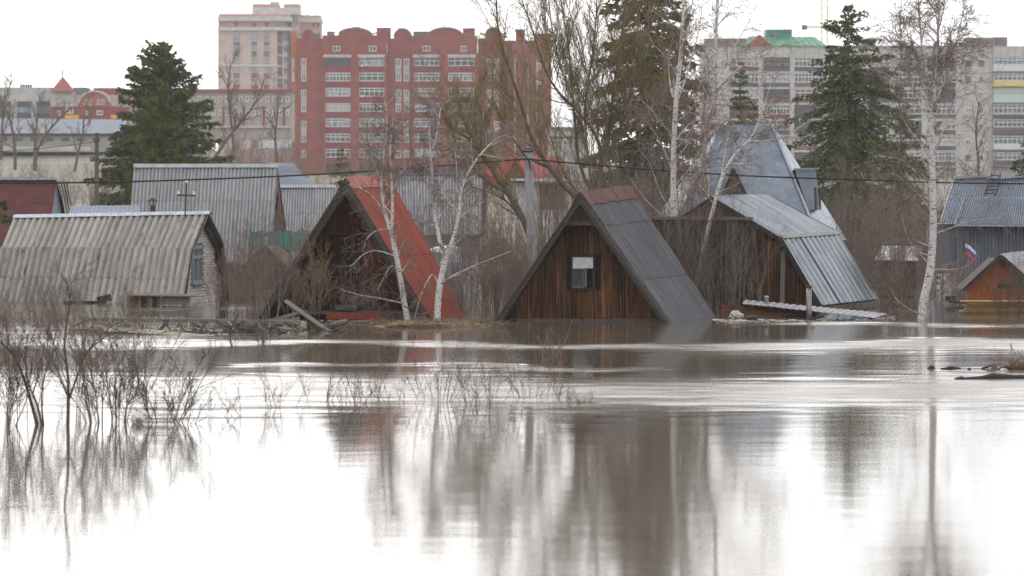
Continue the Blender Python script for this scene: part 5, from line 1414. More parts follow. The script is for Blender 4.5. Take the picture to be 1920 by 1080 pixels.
def low_buildings():
    R = random.Random(61); D = 640.0
    t = thing('low_rise', 'grey-white low-rise with red pyramid tower roof and arched brick gable', 'building', (P(110, 225, D).x, D, 11))
    m = MB(); m.pbox(-30, 96, 164, 262, D + 1, 10); m.build('wall', M_offw, t)
    for a, b in ((-12, 10), (31.6, 58), (68, 93), (14, 21)):
        for y0, y1, mt in ((190, 200, M_bdark), (201, 211, M_glassb), (212, 221, M_bdark)):
            m = MB(); m.pbox(a, b, y0, y1, D + .8, .4); m.build('window_band', mt, t)
    m = MB(); m.pbox(95, 137, 171, 262, D - 1, 8); m.build('tower_wall', M_offw, t)
    ap = P(117.5, 143, D + 3)
    q = [P(95, 171.5, D - 2), P(141, 171.5, D - 2), P(141, 171.5, D + 8), P(95, 171.5, D + 8)]
    m = MB(); m.add(q + [ap], [(0, 1, 4), (1, 2, 4), (2, 3, 4), (3, 0, 4), (3, 2, 1, 0)]); r = m.build('pyramid_roof', M_roofred, t)
    m = MB(); m.bar(ap, ap + Vector((0, 0, 1.2)), .15); m.build('finial', M_dark, r)
    m = MB(); m.pbox(95, 236, 200, 262, D - 1.5, 6); m.build('brick_front', M_rbrick, t)
    m = MB(); m.pbox(137, 240, 178, 200.2, D - .5, 8); m.build('upper_wall', M_pink, t)
    pts = [P(146, 200, D - 1.6)] + [P(177 - 31 * math.cos(math.pi * k / 16), 200 - 28 * math.sin(math.pi * k / 16), D - 1.6) for k in range(1, 16)] + [P(208, 200, D - 1.6)]
    m = MB(); m.prism(pts, (0, 3, 0)); a = m.build('arched_gable', M_rbrick2, t)
    m = MB()
    for k in range(len(pts) - 1): m.bar(pts[k] + Vector((0, .5, .1)), pts[k + 1] + Vector((0, .5, .1)), .35, 1.6)
    m.build('coping', M_offw, a)
    m = MB(); m.pbox(176, 226, 165, 178.5, D + 2, 8); m.build('red_roof', M_roofred, t)
    m = MB(); m.pbox(137, 160, 164, 178.5, D + 3, 8); m.build('roof_box', M_blueroof, t)
    for a, b, y0, y1 in ((123, 137.5, 202, 213), (181, 193, 207, 216), (108, 114, 207, 217), (160, 166, 208, 216)):
        window_unit(t, pquad(a, b, y0, y1, D - 1.65), 2, 1, M_white, M_glassb, .15, .1)
    for a in (157, 165, 182, 190):
        window_unit(t, pquad(a, a + 6, 186, 197, D - 1.75), 1, 1, M_offw, M_glassb, .15, .1)
    for a, b in ((122, 147), (208, 218)):
        m = MB(); m.pbox(a, b, 215.5, 222.5, D - 2, .6); m.build('yellow_parapet', M_yelb, t)
    for k in range(5):
        m = MB(); x = 38 + k * 4.5; m.pbox(x, x + 3.4, 158.5, 164, D + 4, .3); m.build('roof_letter', M_bdark, t)
    M_terr = material('greyish_pink_plaster', S((176, 162, 155)), S((158, 146, 140)), (.15, .15, .3), 2, .35, .65, .95)
    t = thing('long_terrace', 'long pinkish low-rise between the left spruce and the brick block', 'building', (P(460, 240, 690).x, 690, 6)); D = 690.0
    m = MB(); m.pbox(228, 547, 173, 262, D, 10); m.build('wall', M_terr, t)
    m = MB(); m.pbox(226, 548, 167, 173, D - .6, 11); m.build('roof_edge', M_roofred, t)
    for k in range(14):
        x = 372 + k * 12.6
        for y in (180, 206):
            window_unit(t, pquad(x, x + 6, y, y + 11, D - .1), 1, 1, M_white, M_glassb, .15, .1)
        if k % 3 == 0:
            m = MB(); m.pbox(x + 7, x + 11, 200, 238, D - .3, .5); m.build('brick_pier', M_rbrick, t)
    m = MB(); m.pbox(228, 547, 236, 240, D - .5, 1); m.build('string_course', M_offw, t)
    t = thing('warehouse', 'long warehouse with pale blue roof below the low-rise', 'warehouse', (P(110, 260, 520).x, 520, 7)); D = 520.0
    c = [P(-40, 250, D), P(236, 250, D), P(236, 224, D + 14), P(-40, 222, D + 14)]
    sheets(t, c, 9, 1, 0, 0, M_blueroof, th=.1)
    m = MB(); m.pbox(-40, 236, 250.5, 255, D + .3, .4); m.build('fascia', M_browng, t)
    m = MB(); m.pbox(-38, 234, 255, 285, D + .6, 13); m.build('wall', M_conc, t)
    for k in range(9):
        m = MB(); x = -30 + k * 29; m.pbox(x, x + 14, 258, 264, D + .5, .2); m.build('window_band', M_glass, t)
    t = thing('white_wall', 'low whitish boundary wall on the slope at left', 'wall', (P(90, 280, 430).x, 430, 5)); D = 430.0
    for k in range(11):
        m = MB(); m.pbox(5 + k * 15 + .3, 5 + (k + 1) * 15 - .3, 274 + k * .1, 282 + k * .1, D + .05 * (k % 2), .3); m.build('wall_panel', M_offw, t)
    t = thing('brown_roof_shed', 'low brown roofed sheds left of the brick block', 'shed', (P(490, 300, 420).x, 420, 3)); D = 420.0
    c = [P(425, 306, D), P(552, 306, D), P(552, 278, D + 6), P(425, 280, D + 6)]
    sheets(t, c, 5, 1, 0, 0, M_browng, th=.1)
    m = MB(); m.pbox(428, 550, 305, 340, D + .3, 5); m.build('wall', M_offw, t)
    m = MB(); m.pbox(490, 544, 262, 277, D + 9, 3); m.build('white_gable', M_capw, t)
    t = thing('distant_block', 'pale low block glimpsed right of the brick block', 'building', (P(1055, 280, 600).x, 600, 4)); D = 600.0
    m = MB(); m.pbox(1030, 1100, 243, 340, D, 9); m.build('wall', M_offw, t)
    m = MB(); m.pbox(1029, 1101, 238, 243, D - .4, 10); m.build('roof_edge', M_rgrey, t)
    for k in range(6):
        window_unit(t, pquad(1034 + k * 11, 1041 + k * 11, 262, 272, D - .1), 1, 1, M_white, M_glass, .15, .1)
    m = MB(); m.pbox(1030, 1100, 256, 260, D - .1, .3); m.build('dark_band', M_browng, t)
    # small corner tower left of the brick block
low_buildings()

# ------------------------------------------------------------------ trees and shrubs
class Twigs:
    """collects tapering polylines and turns them into one tube mesh"""
    def __init__(s): s.b = {}
    def add(s, pts, rads, sides):
        s.b.setdefault((len(pts), sides), ([], []))
        q = s.b[(len(pts), sides)]; q[0].append(pts); q[1].append(rads)
    def mesh(s, name, mat, off=(0, 0, 0)):
        Vs, Qs, base = [], [], 0
        for (n, k), (pl, rl) in s.b.items():
            Pn = np.array(pl, dtype=np.float64) - np.array(off); Rn = np.array(rl)
            T = np.gradient(Pn, axis=1); T /= np.linalg.norm(T, axis=2, keepdims=True) + 1e-9
            ref = np.where(np.abs(T[..., 2:3]) < .9, np.array([0, 0, 1.0]), np.array([0, 1.0, 0]))
            e1 = np.cross(T, ref); e1 /= np.linalg.norm(e1, axis=2, keepdims=True) + 1e-9; e2 = np.cross(e1, T)
            an = np.arange(k) * 2 * math.pi / k
            V = Pn[:, :, None, :] + Rn[:, :, None, None] * (e1[:, :, None, :] * np.cos(an)[None, None, :, None] + e2[:, :, None, :] * np.sin(an)[None, None, :, None])
            N = len(Pn)
            idx = base + (np.arange(N)[:, None, None] * n + np.arange(n)[None, :, None]) * k + np.arange(k)[None, None, :]
            a = idx[:, :-1, :]; c = idx[:, 1:, :]
            Q = np.stack([a, np.roll(a, -1, 2), np.roll(c, -1, 2), c], -1).reshape(-1, 4)
            Vs.append(V.reshape(-1, 3)); Qs.append(Q); base += N * n * k
        return np_mesh(name, np.concatenate(Vs), np.concatenate(Qs), mat)
    def __bool__(s): return bool(s.b)

def _perp(R, d):
    while True:
        v = (R.gauss(0, 1), R.gauss(0, 1), R.gauss(0, 1))
        k = v[0] * d[0] + v[1] * d[1] + v[2] * d[2]
        v = (v[0] - k * d[0], v[1] - k * d[1], v[2] - k * d[2]); L = math.sqrt(v[0] ** 2 + v[1] ** 2 + v[2] ** 2)
        if L > .1: return (v[0] / L, v[1] / L, v[2] / L)

def grow(R, tw, p, d, L, r, lv, Sp):
    n = Sp['n'][lv]; st = L / (n - 1); wig = Sp['wig'][lv]; tr = Sp['trop'][lv]
    pts = [p]; ds = [d]
    x, y, z = p; dx, dy, dz = d
    for i in range(n - 1):
        dx += R.gauss(0, wig); dy += R.gauss(0, wig); dz += R.gauss(0, wig) + tr
        q = 1 / math.sqrt(dx * dx + dy * dy + dz * dz); dx *= q; dy *= q; dz *= q
        x += dx * st; y += dy * st; z += dz * st
        pts.append((x, y, z)); ds.append((dx, dy, dz))
    r1 = max(r * Sp['taper'][lv], Sp.get('rmin', .002))
    rad = [r + (r1 - r) * i / (n - 1) for i in range(n)]
    tw[Sp['slot'][lv]].add(pts, rad, Sp['sides'][lv])
    spawn(R, tw, pts, ds, rad, L, lv, Sp, Sp['k'][lv] if lv < len(Sp['k']) else 0, Sp['t0'][lv])

def spawn(R, tw, pts, ds, rad, L, lv, Sp, k, t0):
    if lv + 1 >= len(Sp['n']) or not k: return
    k = max(1, int(k * R.uniform(.75, 1.25) + .5)); n = len(pts)
    for j in range(k):
        t = t0 + (1 - t0) * (j + R.random()) / k
        f = min(t * (n - 1), n - 1.001); i = int(f); f -= i
        a, b = pts[i], pts[i + 1]
        p = (a[0] + (b[0] - a[0]) * f, a[1] + (b[1] - a[1]) * f, a[2] + (b[2] - a[2]) * f)
        d = ds[min(i + 1, n - 1)]; an = math.radians(Sp['ang'][lv] + R.gauss(0, Sp.get('asd', 9))); v = _perp(R, d); c, s = math.cos(an), math.sin(an)
        nd = (d[0] * c + v[0] * s, d[1] * c + v[1] * s, d[2] * c + v[2] * s + Sp.get('lift', [0] * 6)[lv])
        q = 1 / math.sqrt(nd[0] ** 2 + nd[1] ** 2 + nd[2] ** 2); nd = (nd[0] * q, nd[1] * q, nd[2] * q)
        cl = L * Sp['lr'][lv] * (1 - Sp['ls'][lv] * t) * R.uniform(.55, 1.15)
        cr = min((rad[i] + (rad[i + 1] - rad[i]) * f) * .7, Sp['rc'][lv] * R.uniform(.7, 1.1))
        grow(R, tw, p, nd, cl, cr, lv + 1, Sp)

def limb(R, tw, pts, r0, r1, Sp, lv, k, t0=.15, slot=0, sides=7, L=None, per=5):
    """a trunk or limb through given points; side branches are grown from it"""
    pts = [Vector(p) for p in pts]; out = []
    for i in range(len(pts) - 1):
        p0, p1, p2, p3 = pts[max(i - 1, 0)], pts[i], pts[i + 1], pts[min(i + 2, len(pts) - 1)]
        for j in range(per):
            s = j / per; out.append(.5 * (2 * p1 + (p2 - p0) * s + (2 * p0 - 5 * p1 + 4 * p2 - p3) * s * s + (3 * p1 - p0 - 3 * p2 + p3) * s ** 3))
    out.append(pts[-1]); n = len(out)
    P3 = [tuple(p) for p in out]; D3 = [tuple((out[min(i + 1, n - 1)] - out[max(i - 1, 0)]).normalized()) for i in range(n)]
    rad = [r0 + (r1 - r0) * i / (n - 1) for i in range(n)]
    tw[slot].add(P3, rad, sides)
    LL = L or sum((out[i + 1] - out[i]).length for i in range(n - 1))
    spawn(R, tw, P3, D3, rad, LL, lv, Sp, k, t0)

def finish(name, label, tw, mats, names, base, cat='tree', group=None):
    t = thing(name, label, cat, base, group)
    for q, m, nm in zip(tw, mats, names):
        if q:
            o = bpy.data.objects.new(nm, q.mesh(nm, m, base)); COL.objects.link(o); o.parent = t
    return t

def copy_tree(src, loc, rz, sc, label, group=None):
    r = src.copy(); COL.objects.link(r); r.location = loc; r.rotation_euler = (0, 0, rz); r.scale = (sc, sc, sc) if not hasattr(sc, '__len__') else sc
    r['label'] = label
    if group: r['group'] = group
    for ch in src.children:
        c = ch.copy(); COL.objects.link(c); c.parent = r
    return r

BIRCH = dict(n=[8, 6, 5, 3], wig=[.08, .13, .16, .2], trop=[.02, .015, -.06, -.10], taper=[.3, .25, .4, .6], slot=[0, 1, 2, 2], sides=[6, 4, 3, 3],
             k=[16, 11, 9, 0], t0=[.2, .15, .1, 0], ang=[48, 44, 45], lr=[.34, .55, .55], ls=[.5, .3, .2], rc=[.026, .010, .0055], rmin=.0042, lift=[.05, 0, 0, 0])
M3 = lambda: [Twigs(), Twigs(), Twigs()]
NB = ('trunk', 'branches', 'twigs')

def birches():
    MB3 = (M_birch, M_birchb, M_btwig)
    # left birch: trunk forking at half height, hooked low branches
    R = random.Random(101); tw = M3(); D = 103.8; p = lambda x, y, d=0: P(x, y, D + d)
    limb(R, tw, [p(765, 604), p(757, 560), p(748, 505), p(738, 455), p(732, 430)], .085, .062, BIRCH, 0, 5, .2, L=3.0)
    limb(R, tw, [p(732, 432), p(722, 395, .1), p(716, 350, .15), p(718, 310, .1), p(722, 270, .05), p(726, 225), p(722, 190)], .055, .012, BIRCH, 0, 16, .15, L=4.0)
    limb(R, tw, [p(733, 440), p(736, 400, -.1), p(735, 350, -.15), p(731, 300, -.2), p(733, 262, -.2), p(737, 222, -.3)], .05, .012, BIRCH, 0, 14, .15, L=3.6)
    for q, r in (([(741, 480), (705, 470, -.2), (680, 478, -.3), (662, 495, -.4), (650, 500, -.4)], .02), ([(750, 515), (735, 498, -.3), (720, 520, -.5), (708, 545, -.6)], .014),
                 ([(762, 570), (715, 560, -.4), (675, 553, -.6), (640, 543, -.8)], .024), ([(728, 420), (712, 385, .3), (695, 365, .4), (670, 350, .5), (650, 347, .5)], .022),
                 ([(728, 430), (708, 432, -.2), (690, 445, -.3), (680, 470, -.4)], .014)):
        limb(R, tw, [p(*a) for a in q], r, .006, BIRCH, 1, 8, .2, slot=1, sides=5, L=1.6)
    finish('birch_tree', 'forked white birch leaning before the red roof, left of the pair', tw, MB3, NB, P(765, 600, D))
    # second birch: two wide arms
    R = random.Random(102); tw = M3(); D = 103.6
    limb(R, tw, [p(820, 604), p(822, 560), p(828, 520), p(835, 490), p(834, 478)], .10, .075, BIRCH, 0, 4, .3, L=2.5)
    limb(R, tw, [p(834, 485), p(822, 440, .1), p(815, 395, .2), p(811, 340, .2), p(808, 300, .1), p(815, 270), p(822, 235), p(826, 200)], .06, .012, BIRCH, 0, 16, .15, L=4.2)
    limb(R, tw, [p(835, 490), p(852, 440, -.1), p(861, 400, -.2), p(864, 360, -.2), p(880, 320, -.2), p(905, 285, -.1), p(930, 262), p(955, 250)], .058, .010, BIRCH, 0, 14, .2, L=4.0)
    limb(R, tw, [p(808, 305), p(806, 260, .2), p(806, 225, .3), p(812, 190, .3)], .03, .008, BIRCH, 0, 8, .1, L=2.2)
    for q, r in (([(829, 530), (845, 520, -.3), (868, 508, -.5), (890, 498, -.6), (925, 484, -.7), (960, 470, -.8)], .03), ([(826, 545), (812, 515, .2), (795, 540, .1), (783, 575, 0), (776, 605, 0)], .026),
                 ([(864, 372), (858, 335, -.5), (855, 300, -.6), (852, 270, -.6)], .02), ([(838, 470), (870, 440, .3), (890, 410, .4)], .014)):
        limb(R, tw, [p(*a) for a in q], r, .006, BIRCH, 1, 8, .2, slot=1, sides=5, L=1.6)
    finish('birch_tree', 'white birch with two wide arms, right of the pair before the red roof', tw, MB3, NB, P(820, 601, D))
    # tall birches right of the dark house
    R = random.Random(103); tw = M3(); D = 112.0
    limb(R, tw, [p(1256, 575), p(1260, 480), p(1264, 420), p(1263, 350), p(1264, 270), p(1268, 190), p(1275, 120), p(1280, 50), p(1282, -30), p(1286, -110)], .12, .03, BIRCH, 0, 22, .2, L=7.0)
    for q, r in (([(1268, 200), (1258, 165, .2), (1253, 120, .3), (1255, 90, .3)], .03), ([(1268, 195), (1285, 150, -.2), (1297, 105, -.3), (1310, 60, -.3), (1318, 0, -.3)], .035), ([(1264, 330), (1240, 270, -.3), (1215, 230, -.5)], .02),
                 ([(1264, 270), (1290, 235, -.3), (1325, 220, -.5)], .028), ([(1264, 260), (1300, 262, .2), (1325, 250, .3)], .02)):
        limb(R, tw, [p(*a) for a in q], r, .008, BIRCH, 1, 10, .2, slot=0, sides=5, L=2.2)
    finish('birch_tree', 'tall white birch rising right behind the dark grey roof', tw, MB3, NB, P(1256, 575, D))
    R = random.Random(104); tw = M3(); D = 114.5
    limb(R, tw, [p(1296, 560), p(1310, 470), p(1318, 420), p(1326, 350), p(1320, 290), p(1330, 230), p(1340, 170), p(1342, 100), p(1344, 20), p(1346, -70)], .11, .03, BIRCH, 0, 22, .2, L=7.0)
    for q, r in (([(1340, 175), (1360, 150, -.2), (1395, 122, -.4), (1430, 105, -.5), (1470, 80, -.6)], .04), ([(1340, 165), (1365, 110, .2), (1390, 65, .3), (1410, 30, .4)], .034), ([(1330, 235), (1305, 200, .2), (1300, 160, .2)], .02)):
        limb(R, tw, [p(*a) for a in q], r, .008, BIRCH, 1, 12, .2, slot=0, sides=5, L=2.4)
    finish('birch_tree', 'tall white birch with long right limb before the beige block', tw, MB3, NB, P(1296, 560, D))
    R = random.Random(105); tw = M3(); D = 111.0
    limb(R, tw, [p(1300, 560), p(1318, 470), p(1335, 400), p(1355, 330), p(1378, 290), p(1405, 262), p(1420, 235), p(1428, 205)], .075, .02, BIRCH, 0, 12, .3, L=4.5)
    for q, r in (([(1428, 215), (1440, 175), (1450, 140)], .02), ([(1400, 265), (1450, 262, -.3), (1480, 250, -.4), (1520, 225, -.5)], .022), ([(1352, 335), (1362, 270, .2), (1372, 235, .3)], .02)):
        limb(R, tw, [p(*a) for a in q], r, .007, BIRCH, 1, 10, .2, slot=0, sides=5, L=2.0)
    finish('birch_tree', 'slim birch leaning right across the blue hipped roof', tw, MB3, NB, P(1300, 560, D))
    # birch on the right, in water
    R = random.Random(106); tw = M3(); D = 105.6
    limb(R, tw, [p(1728, 606), p(1733, 560), p(1742, 520), p(1748, 470), p(1750, 420), p(1749, 360), p(1748, 300), p(1747, 250), p(1745, 215)], .125, .075, BIRCH, 0, 8, .2, L=4.0)
    limb(R, tw, [p(1746, 225), p(1738, 195, .1), p(1733, 150, .2), p(1730, 110, .2), p(1726, 60, .2), p(1722, 0, .2)], .055, .014, BIRCH, 0, 14, .1, L=5.0)
    limb(R, tw, [p(1746, 222), p(1752, 180, -.1), p(1757, 120, -.2), p(1759, 60, -.2), p(1761, 0, -.2), p(1763, -90, -.2)], .06, .016, BIRCH, 0, 20, .1, L=6.2)
    limb(R, tw, [p(1744, 220), p(1722, 190, .3), p(1705, 140, .4), p(1690, 105, .4), p(1688, 55, .5), p(1690, 0, .5)], .045, .01, BIRCH, 0, 13, .15, L=4.6)
    limb(R, tw, [p(1752, 195), p(1772, 150, -.3), p(1785, 110, -.5), p(1797, 60, -.6), p(1810, 10, -.7)], .035, .009, BIRCH, 0, 13, .15, L=4.4)
    for q, r in (([(1748, 300), (1765, 255, -.2), (1785, 200, -.4), (1800, 160, -.5), (1820, 130, -.5)], .03), ([(1747, 300), (1720, 262, .2), (1700, 235, .3), (1680, 190, .4)], .028), ([(1750, 400), (1775, 360, -.2), (1800, 320, -.3), (1850, 265, -.5)], .022),
                 ([(1749, 440), (1790, 425, -.4), (1830, 412, -.6), (1880, 408, -.7)], .018), ([(1747, 480), (1720, 470, .1), (1700, 440, .2), (1690, 400, .3)], .016), ([(1733, 590), (1705, 580, -.3), (1680, 560, -.4), (1672, 540, -.4)], .02),
                 ([(1750, 360), (1715, 320, .3), (1690, 300, .4), (1650, 292, .5)], .018), ([(1735, 585), (1755, 560, -.2), (1765, 545, -.2)], .018), ([(1750, 380), (1725, 365, 0), (1712, 372, 0)], .02)):
        limb(R, tw, [p(*a) for a in q], r, .006, BIRCH, 1, 12, .15, slot=1, sides=5, L=2.7)
    finish('birch_tree', 'tall white birch standing in the water near right edge', tw, MB3, NB, P(1728, 598, D))
birches()

WILLOW = dict(n=[8, 6, 4, 2], wig=[.06, .07, .09, .12], trop=[.05, .07, .06, .03], taper=[.35, .3, .4, .6], slot=[0, 1, 1, 1], sides=[6, 4, 3, 3],
              k=[12, 11, 6, 0], t0=[.15, .1, .1, 0], ang=[34, 32, 36], lr=[.52, .6, .5], ls=[.3, .3, .2], rc=[.024, .011, .0065], rmin=.005, lift=[.15, .08, 0, 0])

def whips(R, tw, spans, D, n, L, lean):
    """long thin upright shoots rising from the limbs"""
    for i in range(n):
        a, b = R.choice(spans); t = R.random()
        p = P(lerp(a[0], b[0], t) + R.gauss(0, 6), lerp(a[1], b[1], t), D + R.uniform(-.9, .9))
        d = Vector((lean + R.gauss(0, .28), R.gauss(0, .25), 1)).normalized()
        grow(R, tw, tuple(p), tuple(d), L * R.uniform(.5, 1.1), .015 * R.uniform(.6, 1.2), 1, WHIP)
WHIP = dict(WILLOW, n=[8, 8, 4, 2], k=[10, 10, 4, 0], trop=[.05, .03, .04, .03], wig=[.06, .05, .08, .1], lr=[.5, .32, .4], rc=[.024, .009, .006])

def willows():
    M2 = (M_bark, M_willow); NW = ('trunk', 'branches'); M3w = lambda: [Twigs(), Twigs()]
    R = random.Random(201); tw = M3w(); D = 118.0; p = lambda x, y, d=0: P(x, y, D + d)
    limb(R, tw, [p(1022, 560), p(1003, 470), p(985, 420), p(955, 365), p(925, 320), p(900, 285), p(878, 245), p(860, 205)], .15, .03, WILLOW, 0, 20, .3, L=3.4)
    for q, r in (([(955, 365), (920, 345, .2), (880, 310, .3), (840, 290, .4)], .05), ([(925, 320), (890, 270, -.3), (850, 240, -.5), (820, 200, -.6)], .045), ([(900, 285), (905, 230, .2), (890, 170, .3)], .04), ([(985, 420), (940, 370, .4), (880, 350, .5)], .04)):
        limb(R, tw, [p(*a) for a in q], r, .012, WILLOW, 0, 9, .2, slot=0, sides=5, L=2.2)
    whips(R, tw, [((955, 365), (880, 245)), ((925, 345), (840, 290)), ((900, 290), (850, 220))], D, 34, 2.6, -.25)
    finish('willow_tree', 'bare willow leaning far left beside the concrete pole', tw, M2, NW, P(1022, 570, D))
    R = random.Random(202); tw = M3w(); D = 122.0
    limb(R, tw, [p(1105, 540), p(1085, 390), p(1050, 340), p(1020, 300), p(995, 255), p(975, 190), p(955, 130), p(935, 60), p(930, -20)], .10, .02, WILLOW, 0, 18, .3, L=4.0)
    limb(R, tw, [p(1030, 315), p(985, 290, .3), p(950, 240, .5), p(925, 190, .6)], .05, .012, WILLOW, 0, 8, .2, L=2.4)
    whips(R, tw, [((1030, 315), (960, 150)), ((985, 270), (930, 190))], D, 22, 3.0, -.2)
    finish('willow_tree', 'bare willow stem slanting left behind the dark roof ridge', tw, M2, NW, P(1105, 560, D))
    R = random.Random(203); tw = M3w(); D = 127.0
    limb(R, tw, [p(1125, 560), p(1118, 420), p(1110, 360), p(1120, 320)], .22, .14, WILLOW, 0, 6, .4, L=3.0)
    LM = [([(1112, 370), (1085, 300, .2), (1078, 230, .3), (1072, 160, .3), (1065, 80, .3), (1052, 0, .2), (1046, -90, .2)], .10, 18, 4.2), ([(1116, 350), (1128, 300), (1115, 250, -.3), (1080, 205, -.5), (1045, 170, -.7), (1018, 120, -.8), (1000, 60, -.8), (975, -10, -.8), (960, -70, -.8)], .11, 20, 4.2),
          ([(1120, 330), (1150, 270, .2), (1185, 235, .2), (1225, 205, .1), (1250, 150, 0), (1275, 80, 0), (1300, 0, 0)], .11, 20, 4.2), ([(1120, 330), (1140, 250, .5), (1150, 170, .6), (1162, 90, .6), (1172, 0, .6), (1178, -100, .6)], .10, 20, 4.2),
          ([(1112, 360), (1100, 270, .5), (1098, 190, .6), (1110, 110, .6), (1118, 30, .6), (1120, -80, .6)], .09, 18, 4.2), ([(1122, 320), (1165, 240, -.4), (1185, 160, -.6), (1205, 90, -.7), (1232, 0, -.8), (1250, -80, -.8)], .08, 18, 4.0),
          ([(1080, 205, -.5), (1050, 120, -.2), (1035, 50, 0), (1025, -40, 0)], .05, 12, 3.0), ([(1165, 250), (1215, 215, .5), (1250, 200, .6), (1300, 175, .7)], .05, 12, 2.8), ([(1118, 400), (1060, 330, -.6), (1030, 250, -.8), (1015, 200, -.9)], .05, 12, 2.8)]
    for q, r, k, L in LM:
        limb(R, tw, [p(*a) for a in q], r * .62, .014, WILLOW, 0, int(k * 1.1), .1, slot=0, sides=5, L=L * .8)
    whips(R, tw, [((1115, 360), (1080, 200)), ((1080, 205), (1020, 120)), ((1130, 300), (1160, 120)), ((1150, 270), (1250, 190)), ((1110, 320), (1110, 120)), ((1165, 240), (1210, 90))], D, 110, 4.2, 0)
    finish('willow_tree', 'large many-stemmed bare willow rising behind the dark house', tw, M2, NW, P(1125, 570, D))
willows()

def needle_sprays(C, Dv, L, Wd, rng):
    """flat needle tufts: centre, direction, length, width -> two crossed slim diamonds each"""
    n = len(C); up = rng.normal(0, 1, (n, 3)); s = np.cross(Dv, up); s /= np.linalg.norm(s, axis=1, keepdims=True) + 1e-9; s2 = np.cross(Dv, s)
    Vs = []
    for side in (s, s2):
        tip = C + Dv * L[:, None]; mid = C + Dv * L[:, None] * .4
        Vs.append(np.stack([C, mid + side * Wd[:, None], tip, mid - side * Wd[:, None]], 1))
    V = np.concatenate(Vs, 0).reshape(-1, 3)
    return V, np.arange(len(V)).reshape(-1, 4)

def spruce(name, label, x, ytop, ybase, D, prof, seed, mat=M_ndl, dens=1.0, droop=.35, tuft=.30, open_=.25, group=None, gaps=True):
    """conifer: tapered trunk, whorls of drooping boughs, tufts of needles along each bough; prof = [(0 top .. 1 base, half width in m)]"""
    rng = np.random.default_rng(seed)
    top, base = P(x, ytop, D), P(x, ybase, D); Ht = top.z - base.z
    t = thing(name, label, 'tree', base, group)
    tw = Twigs(); z = np.linspace(0, Ht, 14)
    tw.add([(0.06 * math.sin(k), 0, q) for k, q in enumerate(z)], [max(.02, .17 * (1 - q / Ht) * Ht / 10 + .015) for q in z], 7)
    pr = np.array(prof); Cs = []; Ds = []; Ls = []; Ws = []
    bt = Twigs(); f = .004
    while f < .98:
        R_ = np.interp(f, pr[:, 0], pr[:, 1]); nb = max(3, int(rng.integers(5, 9) * (dens ** .5)))
        a0 = rng.random() * 6.28
        for k in range(nb):
            if rng.random() < (open_ * .5 if gaps else .05): continue
            az = a0 + k * 6.283 / nb + rng.normal(0, .25); ln = R_ * rng.uniform(.55, 1.15)
            zz = Ht * (1 - f); el = lerp(.75, -.05, min(1, f * 2.2)) + rng.normal(0, .12)
            n = 7; tt = np.linspace(0, 1, n)
            rr = ln * tt; pz = zz + np.tan(el) * rr * .8 - droop * ln * tt ** 2 + .16 * ln * np.maximum(tt - .7, 0) * 2
            pts = np.stack([np.cos(az) * rr, np.sin(az) * rr, pz], 1)
            bt.add([tuple(q) for q in pts], list(np.linspace(.028 * max(.25, ln / 2), .006, n)), 3)
            m = int(max(8, ln * 42 * dens)); s = rng.random(m) ** .7
            c = np.stack([np.interp(s, tt, pts[:, i]) for i in range(3)], 1)
            lat = np.array([-math.sin(az), math.cos(az), 0.0])
            side = rng.normal(0, 1, m) * .20 * ln * (1 - s * .75); c = c + lat[None, :] * side[:, None] * .6
            c[:, 2] -= np.abs(rng.normal(0, .10, m)) * min(1, ln) + np.abs(side) * .25
            dv = np.array([math.cos(az), math.sin(az), 0.0])[None, :] * rng.uniform(.2, .9, m)[:, None] + lat[None, :] * (np.sign(side) * rng.uniform(.2, .9, m))[:, None] + np.array([0, 0, 1.0])[None, :] * rng.uniform(-.9, .35, m)[:, None]
            dv /= np.linalg.norm(dv, axis=1, keepdims=True)
            Cs.append(c); Ds.append(dv); Ls.append(rng.uniform(.4, 1.25, m) * tuft * .85 * min(1, .5 + ln * .4)); Ws.append(rng.uniform(.10, .19, m) * tuft)
        f += rng.uniform(.6, 1.3) * .30 / Ht / dens ** .5
    V, Q = needle_sprays(np.concatenate(Cs), np.concatenate(Ds), np.concatenate(Ls), np.concatenate(Ws), rng)
    for nm, me in (('trunk', tw.mesh('trunk', M_bark)), ('boughs', bt.mesh('boughs', M_bark)), ('crown', np_mesh('crown', V, Q, mat, False))):
        o = bpy.data.objects.new(nm, me); COL.objects.link(o); o.parent = t
    return t

